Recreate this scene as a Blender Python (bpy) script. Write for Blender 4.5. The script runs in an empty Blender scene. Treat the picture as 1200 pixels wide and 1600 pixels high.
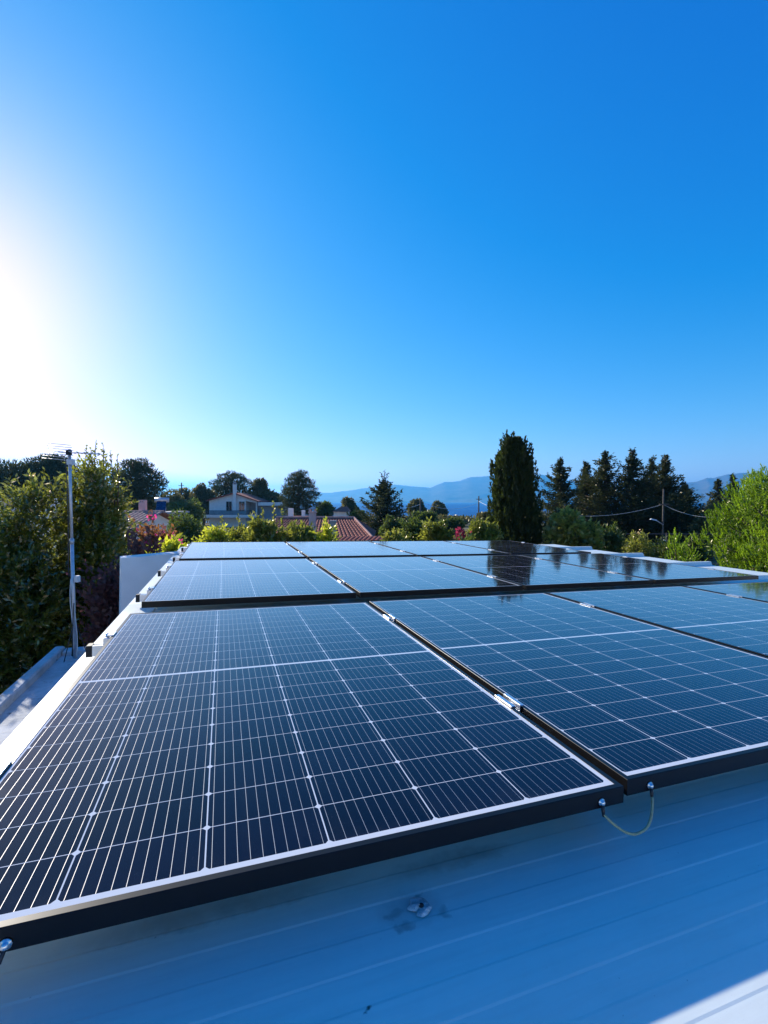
import bpy, math, random
import numpy as np
from mathutils import Vector, Matrix

# ------------------------------------------------------------------ camera, sky, sun, exposure
scene = bpy.context.scene
C = scene.collection
Z0 = 4.6                      # camera height above the garden ground
F = 727.86                    # focal length in pixels of a 1200x1600 picture
PITCH = math.radians(-1.30)
SUN_AZ, SUN_EL = math.radians(-43.0), math.radians(20.9)

cam_data = bpy.data.cameras.new("camera")
cam = bpy.data.objects.new("camera", cam_data)
C.objects.link(cam)
cam.location = (0, 0, Z0)
cam.rotation_euler = (math.pi / 2 + PITCH, 0, 0)
cam_data.sensor_fit = 'VERTICAL'
cam_data.sensor_height = 36.0
cam_data.sensor_width = 27.0
cam_data.lens = F / 1600 * 36.0
cam_data.clip_start = 0.02
cam_data.clip_end = 60000
scene.camera = cam

world = bpy.data.worlds.new("World")
scene.world = world
world.use_nodes = True
wn, wl = world.node_tree.nodes, world.node_tree.links
wn.clear()
sky = wn.new("ShaderNodeTexSky")
sky.sky_type = 'NISHITA'
sky.sun_disc = False
sky.sun_elevation = SUN_EL
sky.sun_rotation = SUN_AZ
sky.altitude = 0
sky.air_density = 0.6
sky.dust_density = 0.15
sky.ozone_density = 1.0
EXPOSURE = 0.95


def wmath(op, a, b):
    n = wn.new("ShaderNodeMath")
    n.operation = op
    for i, x in enumerate((a, b)):
        if isinstance(x, (int, float)): n.inputs[i].default_value = x
        else: wl.new(x, n.inputs[i])
    return n.outputs[0]


# the strong colour grade of the photograph, applied to the daylight itself so that sky, shade and reflections share it
ws = wn.new("ShaderNodeSeparateColor")
wc = wn.new("ShaderNodeCombineColor")
bg = wn.new("ShaderNodeBackground")
bg.inputs["Strength"].default_value = 0.10
wo = wn.new("ShaderNodeOutputWorld")
wl.new(sky.outputs[0], ws.inputs[0])
sr, sg, sb = (wmath('MULTIPLY', ws.outputs[i], 0.1) for i in range(3))
gain = 10.0 / 2 ** EXPOSURE
CAP = 2.2 * gain


def grade(x, blue, k, off, power, g):
    if k: x = wmath('SUBTRACT', x, wmath('MULTIPLY', blue, k))
    x = wmath('MAXIMUM', wmath('SUBTRACT', x, off), 1e-5)
    return wmath('MINIMUM', CAP, wmath('MULTIPLY', wmath('POWER', x, power), g * gain))


wl.new(grade(sr, sb, 0.22, 0.03, 1.15, 3.75), wc.inputs[0])
wl.new(grade(sg, sb, 0.35, 0.01, 0.65, 1.96), wc.inputs[1])
wl.new(grade(sb, None, 0, 0.0, 0.45, 1.40), wc.inputs[2])
wl.new(wc.outputs[0], bg.inputs["Color"])
wl.new(bg.outputs[0], wo.inputs["Surface"])

sd = bpy.data.lights.new("sun", 'SUN')
sd.energy = 5.0
sd.angle = math.radians(0.5)
sd.color = (1.0, 0.92, 0.80)
sun = bpy.data.objects.new("sun", sd)
C.objects.link(sun)
S = Vector((math.sin(SUN_AZ) * math.cos(SUN_EL), math.cos(SUN_AZ) * math.cos(SUN_EL), math.sin(SUN_EL)))
sun.rotation_euler = S.to_track_quat('Z', 'Y').to_euler()
sun.location = (-20, 20, 30)

scene.view_settings.view_transform = 'Standard'
scene.view_settings.look = 'None'
scene.view_settings.exposure = EXPOSURE
scene.view_settings.gamma = 1.0
scene.cycles.max_bounces = 8
scene.cycles.transparent_max_bounces = 8
scene.cycles.volume_bounces = 0

# ------------------------------------------------------------------ helpers
rng = np.random.default_rng(7)
random.seed(7)


def at(u, v, y):
    """World point seen at picture position (u, v) at depth y along the view."""
    d = Vector(((u - 600) / F, 1.0, -(v - 800) / F))
    c, s = math.cos(PITCH), math.sin(PITCH)
    d = Vector((d.x, d.y * c - d.z * s, d.y * s + d.z * c))
    d *= y / d.y
    return Vector((d.x, d.y, d.z + Z0))


def tag(o, label=None, cat=None, group=None, kind=None):
    if label: o["label"] = label
    if cat: o["category"] = cat
    if group: o["group"] = group
    if kind: o["kind"] = kind
    return o


def empty(name, loc=(0, 0, 0), rz=0.0, label=None, cat=None, group=None, matrix=None):
    o = bpy.data.objects.new(name, None)
    o.empty_display_size = 0.2
    C.objects.link(o)
    if matrix is not None:
        o.matrix_world = matrix
    else:
        o.location = loc
        o.rotation_euler = (0, 0, rz)
    return tag(o, label, cat, group)


def copy_tree(o, parent=None):
    c = o.copy()
    C.objects.link(c)
    if parent:
        c.parent = parent
    for ch in list(o.children):
        copy_tree(ch, c)
    return c


class MB:
    """Collects shapes into one mesh."""
    def __init__(self):
        self.v, self.f = [], []

    def raw(self, verts, faces, M=None):
        n = len(self.v)
        for p in verts:
            p = Vector(p)
            self.v.append(tuple(M @ p) if M is not None else tuple(p))
        for f in faces:
            self.f.append([i + n for i in f])
        return self

    def box(self, x0, x1, y0, y1, z0, z1, M=None):
        return self.raw([(x0, y0, z0), (x1, y0, z0), (x1, y1, z0), (x0, y1, z0),
                         (x0, y0, z1), (x1, y0, z1), (x1, y1, z1), (x0, y1, z1)],
                        [(0, 3, 2, 1), (4, 5, 6, 7), (0, 1, 5, 4), (1, 2, 6, 5), (2, 3, 7, 6), (3, 0, 4, 7)], M)

    def bevbox(self, x0, x1, y0, y1, z0, z1, b=0.003, M=None):
        """box with chamfered upright and top edges"""
        vs = []
        def ring(ins, z):
            a, c_, d, e = x0 + ins, x1 - ins, y0 + ins, y1 - ins
            return [(a + b, d, z), (c_ - b, d, z), (c_, d + b, z), (c_, e - b, z), (c_ - b, e, z), (a + b, e, z), (a, e - b, z), (a, d + b, z)]
        vs = ring(0, z0) + ring(0, z1 - b) + ring(b, z1)
        fs = [tuple(range(7, -1, -1)), tuple(range(16, 24))]
        for r in (0, 8):
            for i in range(8):
                fs.append((r + i, r + (i + 1) % 8, r + 8 + (i + 1) % 8, r + 8 + i))
        return self.raw(vs, fs, M)

    def tube(self, pts, radii, n=8, caps=True):
        pts = [Vector(p) for p in pts]
        if not hasattr(radii, '__len__'):
            radii = [radii] * len(pts)
        base = len(self.v)
        prev = None
        for i, p in enumerate(pts):
            t = (pts[min(i + 1, len(pts) - 1)] - pts[max(i - 1, 0)]).normalized()
            if prev is None:
                a = Vector((1, 0, 0)) if abs(t.x) < 0.8 else Vector((0, 1, 0))
                nrm = t.cross(a).normalized()
            else:
                nrm = (prev - t * prev.dot(t)).normalized()
            prev = nrm
            b = t.cross(nrm)
            for k in range(n):
                ang = 2 * math.pi * k / n
                self.v.append(tuple(p + (nrm * math.cos(ang) + b * math.sin(ang)) * radii[i]))
        for i in range(len(pts) - 1):
            for k in range(n):
                a0, a1 = base + i * n + k, base + i * n + (k + 1) % n
                self.f.append([a0, a1, a1 + n, a0 + n])
        if caps:
            self.f.append([base + k for k in range(n - 1, -1, -1)])
            e = base + (len(pts) - 1) * n
            self.f.append([e + k for k in range(n)])
        return self

    def prism(self, poly, y0, y1, M=None):
        """poly: list of (x, z), counter-clockwise seen from -y; extruded along y."""
        n = len(poly)
        vs = [(x, y0, z) for x, z in poly] + [(x, y1, z) for x, z in poly]
        fs = [tuple(range(n)), tuple(range(2 * n - 1, n - 1, -1))]
        for i in range(n):
            j = (i + 1) % n
            fs.append((j, i, i + n, j + n))
        return self.raw(vs, fs, M)

    def lathe(self, prof, n=12, M=None):
        vs, fs = [], []
        for r, z in prof:
            for k in range(n):
                a = 2 * math.pi * k / n
                vs.append((r * math.cos(a), r * math.sin(a), z))
        for i in range(len(prof) - 1):
            for k in range(n):
                fs.append((i * n + k, i * n + (k + 1) % n, (i + 1) * n + (k + 1) % n, (i + 1) * n + k))
        fs.append(tuple(range(n - 1, -1, -1)))
        fs.append(tuple((len(prof) - 1) * n + k for k in range(n)))
        return self.raw(vs, fs, M)

    def build(self, name, mat, parent=None, smooth=False):
        me = bpy.data.meshes.new(name)
        me.from_pydata(self.v, [], self.f)
        me.update()
        if smooth:
            me.polygons.foreach_set("use_smooth", [True] * len(me.polygons))
        me.materials.append(mat)
        o = bpy.data.objects.new(name, me)
        C.objects.link(o)
        if parent is not None:
            o.parent = parent
        return o


def np_quads(name, V, mat, parent=None):
    """V: (N, 4, 3) quads -> one mesh object"""
    n = len(V)
    me = bpy.data.meshes.new(name)
    me.vertices.add(n * 4)
    me.vertices.foreach_set("co", V.reshape(-1).astype(np.float32))
    me.loops.add(n * 4)
    me.loops.foreach_set("vertex_index", np.arange(n * 4, dtype=np.int32))
    me.polygons.add(n)
    me.polygons.foreach_set("loop_start", np.arange(0, n * 4, 4, dtype=np.int32))
    me.polygons.foreach_set("loop_total", np.full(n, 4, dtype=np.int32))
    me.update(calc_edges=True)
    me.materials.append(mat)
    o = bpy.data.objects.new(name, me)
    C.objects.link(o)
    if parent is not None:
        o.parent = parent
    return o


def grid_mesh(name, P, mat, parent=None, smooth=True):
    """P: (R, K, 3) lattice"""
    R, K, _ = P.shape
    idx = np.arange(R * K).reshape(R, K)
    f = np.stack([idx[:-1, :-1], idx[:-1, 1:], idx[1:, 1:], idx[1:, :-1]], -1).reshape(-1, 4)
    me = bpy.data.meshes.new(name)
    me.from_pydata(P.reshape(-1, 3).tolist(), [], f.tolist())
    me.update()
    if smooth:
        me.polygons.foreach_set("use_smooth", [True] * len(me.polygons))
    me.materials.append(mat)
    o = bpy.data.objects.new(name, me)
    C.objects.link(o)
    if parent is not None:
        o.parent = parent
    return o


# ------------------------------------------------------------------ materials
class NT:
    def __init__(self, name):
        self.m = bpy.data.materials.new(name)
        self.m.use_nodes = True
        self.n = self.m.node_tree.nodes
        self.l = self.m.node_tree.links
        self.n.clear()
        self.out = self.n.new("ShaderNodeOutputMaterial")

    def new(self, t, **kw):
        o = self.n.new(t)
        for k, v in kw.items():
            setattr(o, k, v)
        return o

    def link(self, a, b):
        self.l.new(a, b)

    def math(self, op, a, b=None, c=None, clamp=False):
        o = self.n.new("ShaderNodeMath")
        o.operation = op
        o.use_clamp = clamp
        for i, x in enumerate((a, b, c)):
            if x is None: continue
            if isinstance(x, (int, float)): o.inputs[i].default_value = x
            else: self.l.new(x, o.inputs[i])
        return o.outputs[0]

    def mix(self, fac, a, b):
        o = self.n.new("ShaderNodeMix")
        o.data_type = 'RGBA'
        for i, x in ((0, fac), (6, a), (7, b)):
            if isinstance(x, (int, float)): o.inputs[i].default_value = x
            elif isinstance(x, tuple): o.inputs[i].default_value = (*x, 1) if len(x) == 3 else x
            else: self.l.new(x, o.inputs[i])
        return o.outputs[2]

    def noise(self, vec, scale, detail=4, rough=0.55):
        o = self.n.new("ShaderNodeTexNoise")
        o.inputs["Scale"].default_value = scale
        o.inputs["Detail"].default_value = detail
        o.inputs["Roughness"].default_value = rough
        if vec is not None: self.l.new(vec, o.inputs["Vector"])
        return o.outputs["Fac"]

    def ramp(self, fac, lo, hi):
        o = self.n.new("ShaderNodeMapRange")
        o.inputs["From Min"].default_value = lo
        o.inputs["From Max"].default_value = hi
        self.l.new(fac, o.inputs["Value"])
        return o.outputs[0]

    def coord(self, which="Object"):
        return self.n.new("ShaderNodeTexCoord").outputs[which]

    def principled(self, color, rough=0.6, metal=0.0, spec=0.5, bump=None, bump_s=0.2, bump_d=0.01):
        p = self.n.new("ShaderNodeBsdfPrincipled")
        if isinstance(color, tuple): p.inputs["Base Color"].default_value = (*color, 1)
        else: self.l.new(color, p.inputs["Base Color"])
        if isinstance(rough, (int, float)): p.inputs["Roughness"].default_value = rough
        else: self.l.new(rough, p.inputs["Roughness"])
        p.inputs["Metallic"].default_value = metal
        p.inputs["Specular IOR Level"].default_value = spec
        if bump is not None:
            b = self.n.new("ShaderNodeBump")
            b.inputs["Strength"].default_value = bump_s
            b.inputs["Distance"].default_value = bump_d
            self.l.new(bump, b.inputs["Height"])
            self.l.new(b.outputs[0], p.inputs["Normal"])
        self.l.new(p.outputs[0], self.out.inputs["Surface"])
        return p


def plain(name, color, rough=0.6, metal=0.0, scale=6.0, var=0.12, spec=0.5, bump_s=0.0):
    t = NT(name)
    nz = t.noise(t.coord(), scale, 6, 0.6)
    k = t.ramp(nz, 0.3, 0.7)
    lo = tuple(c * (1 - var) for c in color)
    hi = tuple(min(1, c * (1 + var)) for c in color)
    t.principled(t.mix(k, lo, hi), rough, metal, spec, nz if bump_s else None, bump_s)
    return t.m


def leaf_mat(name, dark, light, trans=0.45, gloss=0.08, scale=1.2, gr=0.35):
    dark = (dark[0] * 1.15, dark[1], dark[2] * 0.55)
    light = (light[0] * 1.15, light[1], light[2] * 0.55)
    t = NT(name)
    geo = t.new("ShaderNodeNewGeometry")
    k = t.ramp(t.noise(t.coord(), scale, 3), 0.35, 0.65)
    k2 = t.math('ADD', t.math('MULTIPLY', k, 0.55), t.math('MULTIPLY', geo.outputs["Random Per Island"], 0.45))
    col = t.mix(k2, dark, light)
    d = t.new("ShaderNodeBsdfDiffuse"); t.link(col, d.inputs["Color"])
    tr = t.new("ShaderNodeBsdfTranslucent")
    hs = t.new("ShaderNodeHueSaturation")
    hs.inputs["Value"].default_value = 2.1
    hs.inputs["Hue"].default_value = 0.497
    t.link(col, hs.inputs["Color"]); t.link(hs.outputs[0], tr.inputs["Color"])
    m1 = t.new("ShaderNodeMixShader"); m1.inputs[0].default_value = trans
    t.link(d.outputs[0], m1.inputs[1]); t.link(tr.outputs[0], m1.inputs[2])
    g = t.new("ShaderNodeBsdfGlossy"); g.inputs["Roughness"].default_value = gr
    g.inputs["Color"].default_value = (0.95, 0.88, 0.7, 1)
    m2 = t.new("ShaderNodeMixShader"); m2.inputs[0].default_value = gloss
    t.link(m1.outputs[0], m2.inputs[1]); t.link(g.outputs[0], m2.inputs[2])
    t.link(m2.outputs[0], t.out.inputs["Surface"])
    return t.m


M = {}
M['frame'] = plain('black_anodised_frame', (0.004, 0.004, 0.005), 0.36, 0.0, 20, 0.2, 0.30)
M['alu'] = plain('mill_aluminium', (0.72, 0.73, 0.74), 0.32, 0.9, 30, 0.08)
M['dark_hole'] = plain('black_plastic_cap', (0.01, 0.01, 0.011), 0.6)
M['white_wall'] = plain('white_plaster', (0.88, 0.81, 0.74), 0.85, 0, 2.5, 0.07, 0.3, 0.08)
M['pink_wall'] = plain('pinkish_plaster', (0.62, 0.42, 0.38), 0.85, 0, 2.5, 0.12, 0.3)
M['grey_wall'] = plain('grey_plaster', (0.34, 0.34, 0.36), 0.85, 0, 1.5, 0.18, 0.3)
M['bark'] = plain('bark', (0.09, 0.07, 0.055), 0.9, 0, 8, 0.35, 0.2, 0.3)
M['wood_pole'] = plain('weathered_pole_wood', (0.10, 0.085, 0.07), 0.85, 0, 10, 0.25, 0.2)
M['galv'] = plain('galvanised_steel', (0.55, 0.56, 0.58), 0.42, 0.55, 14, 0.22)
M['cable'] = plain('grey_cable', (0.62, 0.62, 0.6), 0.5, 0, 10, 0.1)
M['black_cable'] = plain('black_cable', (0.02, 0.02, 0.022), 0.5)
M['wire'] = plain('dull_yellow_green_wire', (0.42, 0.38, 0.20), 0.5, 0, 120, 0.25)
M['pane'] = plain('dark_window_glass', (0.02, 0.025, 0.03), 0.08, 0, 3, 0.2, 0.8)
M['rail_dark'] = plain('dark_railing_paint', (0.04, 0.04, 0.05), 0.5)
M['heater'] = plain('solar_collector_glass', (0.01, 0.02, 0.06), 0.1, 0, 3, 0.2, 0.8)
M['silicone'] = plain('cured_silicone', (0.55, 0.55, 0.53), 0.45, 0, 90, 0.35, 0.5, 0.5)
M['smear'] = plain('brown_smear', (0.20, 0.19, 0.18), 0.5, 0, 60, 0.4)
M['concrete_dark'] = plain('old_concrete', (0.3, 0.3, 0.29), 0.9, 0, 4, 0.3, 0.2)


def make_cell_mat():
    """Half-cut silicon cells under glass: gaps, corner diamonds, busbars, fine dust."""
    t = NT('silicon_cells_under_glass')
    co = t.coord()
    sep = t.new("ShaderNodeSeparateXYZ"); t.link(co, sep.inputs[0])
    x, y = sep.outputs[0], sep.outputs[1]
    PW, PR = 0.184, 0.0925
    # columns, six of them centred on x = 0.567
    xc = t.math('DIVIDE', t.math('SUBTRACT', x, 0.567 - 3 * PW), PW)
    fx = t.math('FRACT', xc)
    dx = t.math('MULTIPLY', t.math('SUBTRACT', 0.5, t.math('ABSOLUTE', t.math('SUBTRACT', fx, 0.5))), PW)   # metres to column gap
    inx = t.math('MULTIPLY', t.math('GREATER_THAN', xc, 0.0), t.math('LESS_THAN', xc, 6.0))
    # rows: two halves of nine, mirrored about y = 0.861
    ya = t.math('SUBTRACT', t.math('ABSOLUTE', t.math('SUBTRACT', y, 0.861)), 0.0055)
    yc = t.math('DIVIDE', ya, PR)
    fy = t.math('FRACT', yc)
    dy = t.math('MULTIPLY', t.math('SUBTRACT', 0.5, t.math('ABSOLUTE', t.math('SUBTRACT', fy, 0.5))), PR)
    iny = t.math('MULTIPLY', t.math('GREATER_THAN', yc, 0.0), t.math('LESS_THAN', yc, 9.0))
    cell = t.math('MULTIPLY', t.math('GREATER_THAN', dx, 0.0011), t.math('GREATER_THAN', dy, 0.0007))
    cell = t.math('MULTIPLY', cell, t.math('GREATER_THAN', t.math('ADD', dx, dy), 0.0068))
    cell = t.math('MULTIPLY', cell, t.math('MULTIPLY', inx, iny))
    # ten busbars in each cell
    fb = t.math('FRACT', t.math('MULTIPLY', fx, 10.0))
    bus = t.math('LESS_THAN', t.math('ABSOLUTE', t.math('SUBTRACT', fb, 0.5)), 0.019)
    bus = t.math('MULTIPLY', bus, cell)
    # silicon colour with a little difference from cell to cell
    cid = t.new("ShaderNodeCombineXYZ")
    t.link(t.math('FLOOR', xc), cid.inputs[0]); t.link(t.math('FLOOR', t.math('DIVIDE', t.math('SUBTRACT', y, 0.861), PR)), cid.inputs[1])
    oi = t.new("ShaderNodeObjectInfo"); t.link(t.math('MULTIPLY', oi.outputs["Random"], 50), cid.inputs[2])
    wnz = t.new("ShaderNodeTexWhiteNoise"); t.link(cid.outputs[0], wnz.inputs["Vector"])
    si = t.mix(wnz.outputs["Value"], (0.003, 0.003, 0.011), (0.005, 0.005, 0.018))
    col = t.mix(cell, (0.62, 0.64, 0.66), si)
    col = t.mix(bus, col, (0.34, 0.33, 0.33))
    # dust and droplet marks
    dn = t.ramp(t.noise(co, 9, 6, 0.65), 0.45, 0.8)
    sp = t.ramp(t.noise(co, 210, 2, 0.5), 0.70, 0.78)
    dust = t.math('ADD', t.math('MULTIPLY', dn, 0.005), t.math('MULTIPLY', t.math('MULTIPLY', sp, dn), 0.12), clamp=True)
    mpd = t.new("ShaderNodeMapping"); mpd.inputs["Scale"].default_value = (26, 2.2, 1); t.link(t.new("ShaderNodeVectorMath", operation='ADD').outputs[0], mpd.inputs[0])
    va = mpd.inputs[0].links[0].from_node
    t.link(co, va.inputs[0]); t.link(oi.outputs["Location"], va.inputs[1])
    drip = t.ramp(t.noise(mpd.outputs[0], 1.0, 4, 0.6), 0.60, 0.85)
    edge = t.math('POWER', t.math('SUBTRACT', 1.0, t.math('MULTIPLY', t.math('MINIMUM', y, 0.12), 8.33)), 3.0)
    dust = t.math('ADD', dust, t.math('ADD', t.math('MULTIPLY', drip, 0.008), t.math('MULTIPLY', t.math('MULTIPLY', edge, dn), 0.06)), clamp=True)
    col = t.mix(dust, col, (0.45, 0.43, 0.40))
    d = t.new("ShaderNodeBsdfDiffuse"); t.link(col, d.inputs["Color"])
    w = t.new("ShaderNodeBsdfGlossy"); w.inputs["Color"].default_value = (0.50, 0.49, 0.48, 1); w.inputs["Roughness"].default_value = 0.55
    inner = t.new("ShaderNodeMixShader")
    t.link(t.math('MULTIPLY', bus, 0.7), inner.inputs[0]); t.link(d.outputs[0], inner.inputs[1]); t.link(w.outputs[0], inner.inputs[2])
    lw = t.new("ShaderNodeLayerWeight"); lw.inputs["Blend"].default_value = 0.5
    refl = t.math('ADD', 0.017, t.math('MULTIPLY', 0.983, t.math('POWER', lw.outputs["Facing"], 4.2)))
    gl = t.new("ShaderNodeBsdfGlossy"); gl.inputs["Color"].default_value = (1, 1, 1, 1)
    t.link(t.math('ADD', 0.055, t.math('MULTIPLY', dn, 0.03)), gl.inputs["Roughness"])
    top = t.new("ShaderNodeMixShader")
    t.link(refl, top.inputs[0]); t.link(inner.outputs[0], top.inputs[1]); t.link(gl.outputs[0], top.inputs[2])
    t.link(top.outputs[0], t.out.inputs["Surface"])
    return t.m


M['cells'] = make_cell_mat()


def make_sheet_mat():
    t = NT('white_coated_sheet')
    co = t.coord()
    n1 = t.ramp(t.noise(co, 3.0, 6, 0.65), 0.4, 0.75)
    mp = t.new("ShaderNodeMapping"); mp.inputs["Scale"].default_value = (3, 40, 3); t.link(co, mp.inputs[0])
    n2 = t.ramp(t.noise(mp.outputs[0], 2.0, 5, 0.6), 0.45, 0.8)
    fine = t.noise(co, 240, 3, 0.6)
    col = t.mix(n1, (0.70, 0.75, 0.70), (0.63, 0.68, 0.63))
    col = t.mix(t.math('MULTIPLY', n2, 0.25), col, (0.5, 0.48, 0.44))
    # stains round the sealed screw, dirt film and specks of grit
    def stain(cx, cy, rx, ry, amt, tint):
        nonlocal col
        sp_ = t.new("ShaderNodeSeparateXYZ")
        nw = t.new("ShaderNodeTexNoise"); nw.inputs["Scale"].default_value = 55; nw.inputs["Detail"].default_value = 5; t.link(co, nw.inputs["Vector"])
        wv = t.new("ShaderNodeVectorMath", operation='MULTIPLY_ADD')
        t.link(nw.outputs["Color"], wv.inputs[0]); wv.inputs[1].default_value = (0.03, 0.03, 0); t.link(co, wv.inputs[2])
        t.link(wv.outputs[0], sp_.inputs[0])
        ex = t.math('DIVIDE', t.math('SUBTRACT', sp_.outputs[0], cx + 0.015), rx)
        ey = t.math('DIVIDE', t.math('SUBTRACT', sp_.outputs[1], cy + 0.015), ry)
        dd = t.math('ADD', t.math('MULTIPLY', ex, ex), t.math('MULTIPLY', ey, ey))
        m_ = t.math('MULTIPLY', t.math('SUBTRACT', 1.0, t.math('MINIMUM', dd, 1.0)), amt)
        m_ = t.math('MULTIPLY', m_, t.math('ADD', 0.45, n1), clamp=True)
        col = t.mix(m_, col, tint)
    for st_ in SHEET_STAINS: stain(*st_)
    g1 = t.ramp(t.noise(co, 150, 2, 0.5), 0.735, 0.76)
    g2 = t.ramp(t.noise(co, 5, 3, 0.6), 0.5, 0.7)
    col = t.mix(t.math('MULTIPLY', t.math('MULTIPLY', g1, g2), 0.7), col, (0.12, 0.11, 0.10))
    mp2 = t.new("ShaderNodeMapping"); mp2.inputs["Scale"].default_value = (5, 260, 1); mp2.inputs["Rotation"].default_value = (0, 0, 0.12); t.link(co, mp2.inputs[0])
    scr = t.math('MULTIPLY', t.ramp(t.noise(mp2.outputs[0], 1.0, 3, 0.5), 0.70, 0.74), g2)
    col = t.mix(t.math('MULTIPLY', scr, 0.5), col, (0.8, 0.8, 0.8))
    t.principled(col, t.math('ADD', 0.32, t.math('ADD', t.math('MULTIPLY', fine, 0.15), t.math('MULTIPLY', n1, 0.12))), 0.0, 0.5, fine, 0.05, 0.001)
    return t.m


SHEET_STAINS = [(0.69, -0.018, 0.060, 0.040, 0.6, (0.20, 0.19, 0.18)), (0.672, -0.043, 0.020, 0.010, 0.9, (0.07, 0.06, 0.05)),
                (0.662, -0.018, 0.018, 0.010, 0.7, (0.10, 0.09, 0.08)), (0.738, -0.040, 0.010, 0.014, 0.6, (0.11, 0.10, 0.09)), (0.713, 0.002, 0.010, 0.007, 0.9, (0.08, 0.07, 0.06)),
                (0.40, 0.075, 0.24, 0.030, 0.6, (0.22, 0.20, 0.17)), (0.80, 0.055, 0.14, 0.026, 0.7, (0.20, 0.18, 0.15)), (0.5835, -0.137, 0.006, 0.005, 1.6, (0.06, 0.06, 0.06))]
M['sheet'] = make_sheet_mat()


def make_annex_mat():
    t = NT('weathered_painted_concrete')
    co = t.coord()
    n1 = t.ramp(t.noise(co, 2.2, 8, 0.7), 0.42, 0.62)
    n2 = t.ramp(t.noise(co, 9.0, 6, 0.7), 0.58, 0.72)
    col = t.mix(n1, (0.52, 0.54, 0.55), (0.36, 0.37, 0.36))
    col = t.mix(n2, col, (0.12, 0.11, 0.09))
    t.principled(col, 0.85, 0, 0.3, n1, 0.3)
    return t.m


M['annex'] = make_annex_mat()


def make_tile_mat(name, base):
    t = NT(name)
    co = t.coord()
    geo = t.new("ShaderNodeNewGeometry")
    k = t.ramp(t.noise(co, 2.5, 5, 0.65), 0.35, 0.65)
    k3 = t.noise(co, 14, 3)
    col = t.mix(k, tuple(c * 0.75 for c in base), tuple(min(1, c * 1.15) for c in base))
    col = t.mix(t.math('MULTIPLY', t.ramp(k3, 0.5, 0.8), 0.35), col, (0.12, 0.09, 0.07))
    t.principled(col, 0.8, 0, 0.3)
    return t.m


M['tile'] = make_tile_mat('red_clay_tiles', (0.36, 0.085, 0.055))
M['tile_pale'] = make_tile_mat('faded_clay_tiles', (0.52, 0.25, 0.19))

M['lf_oleander'] = leaf_mat('oleander_leaves', (0.014, 0.024, 0.009), (0.16, 0.20, 0.042), 0.56, 0.10, 0.9, 0.27)
M['lf_purple'] = leaf_mat('bougainvillea_leaves', (0.085, 0.038, 0.07), (0.15, 0.075, 0.12), 0.4, 0.026, 1.2)
M['lf_red'] = leaf_mat('reddish_leaves', (0.07, 0.035, 0.025), (0.19, 0.10, 0.05), 0.45, 0.05, 2.5)
M['magenta'] = leaf_mat('magenta_bracts', (0.25, 0.02, 0.20), (0.50, 0.05, 0.38), 0.5, 0.02, 3)
M['maroon'] = leaf_mat('dull_magenta_bracts', (0.10, 0.012, 0.05), (0.24, 0.03, 0.12), 0.4, 0.02, 3)
M['petal'] = leaf_mat('pale_pink_petals', (0.6, 0.45, 0.55), (0.75, 0.65, 0.72), 0.4, 0.02, 3)
M['lf_yellow'] = leaf_mat('yellow_green_leaves', (0.12, 0.17, 0.02), (0.32, 0.38, 0.05), 0.55, 0.06, 1.5)
M['lf_hedge'] = leaf_mat('hedge_leaves', (0.05, 0.08, 0.018), (0.19, 0.22, 0.05), 0.5, 0.05, 1.1)
M['lf_green'] = leaf_mat('mid_green_leaves', (0.03, 0.06, 0.018), (0.08, 0.12, 0.03), 0.4, 0.06, 0.6)
M['lf_olive'] = leaf_mat('olive_green_leaves', (0.045, 0.055, 0.03), (0.12, 0.12, 0.06), 0.35, 0.05, 0.5)
M['lf_glossy'] = leaf_mat('glossy_citrus_leaves', (0.02, 0.035, 0.008), (0.30, 0.32, 0.10), 0.55, 0.05, 2.2, 0.3)
M['nd_dark'] = leaf_mat('dark_needles', (0.014, 0.024, 0.016), (0.045, 0.060, 0.034), 0.25, 0.03, 0.5)
M['nd_pine'] = leaf_mat('pine_needles', (0.018, 0.032, 0.018), (0.045, 0.06, 0.028), 0.2, 0.04, 0.4)
M['nd_cypress'] = leaf_mat('cypress_sprays', (0.010, 0.022, 0.009), (0.040, 0.062, 0.020), 0.3, 0.03, 0.9)
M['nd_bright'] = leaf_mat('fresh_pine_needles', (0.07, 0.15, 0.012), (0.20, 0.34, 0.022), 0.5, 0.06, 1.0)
M['nd_inner'] = leaf_mat('shaded_inner_needles', (0.03, 0.07, 0.008), (0.10, 0.18, 0.016), 0.35, 0.04, 1.0)  # inner needles coloured darker, painting in the shade between the shoots

# ------------------------------------------------------------------ the setting
def ground_z(x, y):
    r = np.sqrt(np.maximum(y, 0) ** 2 + (0.35 * x) ** 2)
    s = np.clip((r - 70) / 330, 0, 1)
    s = s * s * (3 - 2 * s)
    return -15.0 * s


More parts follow.
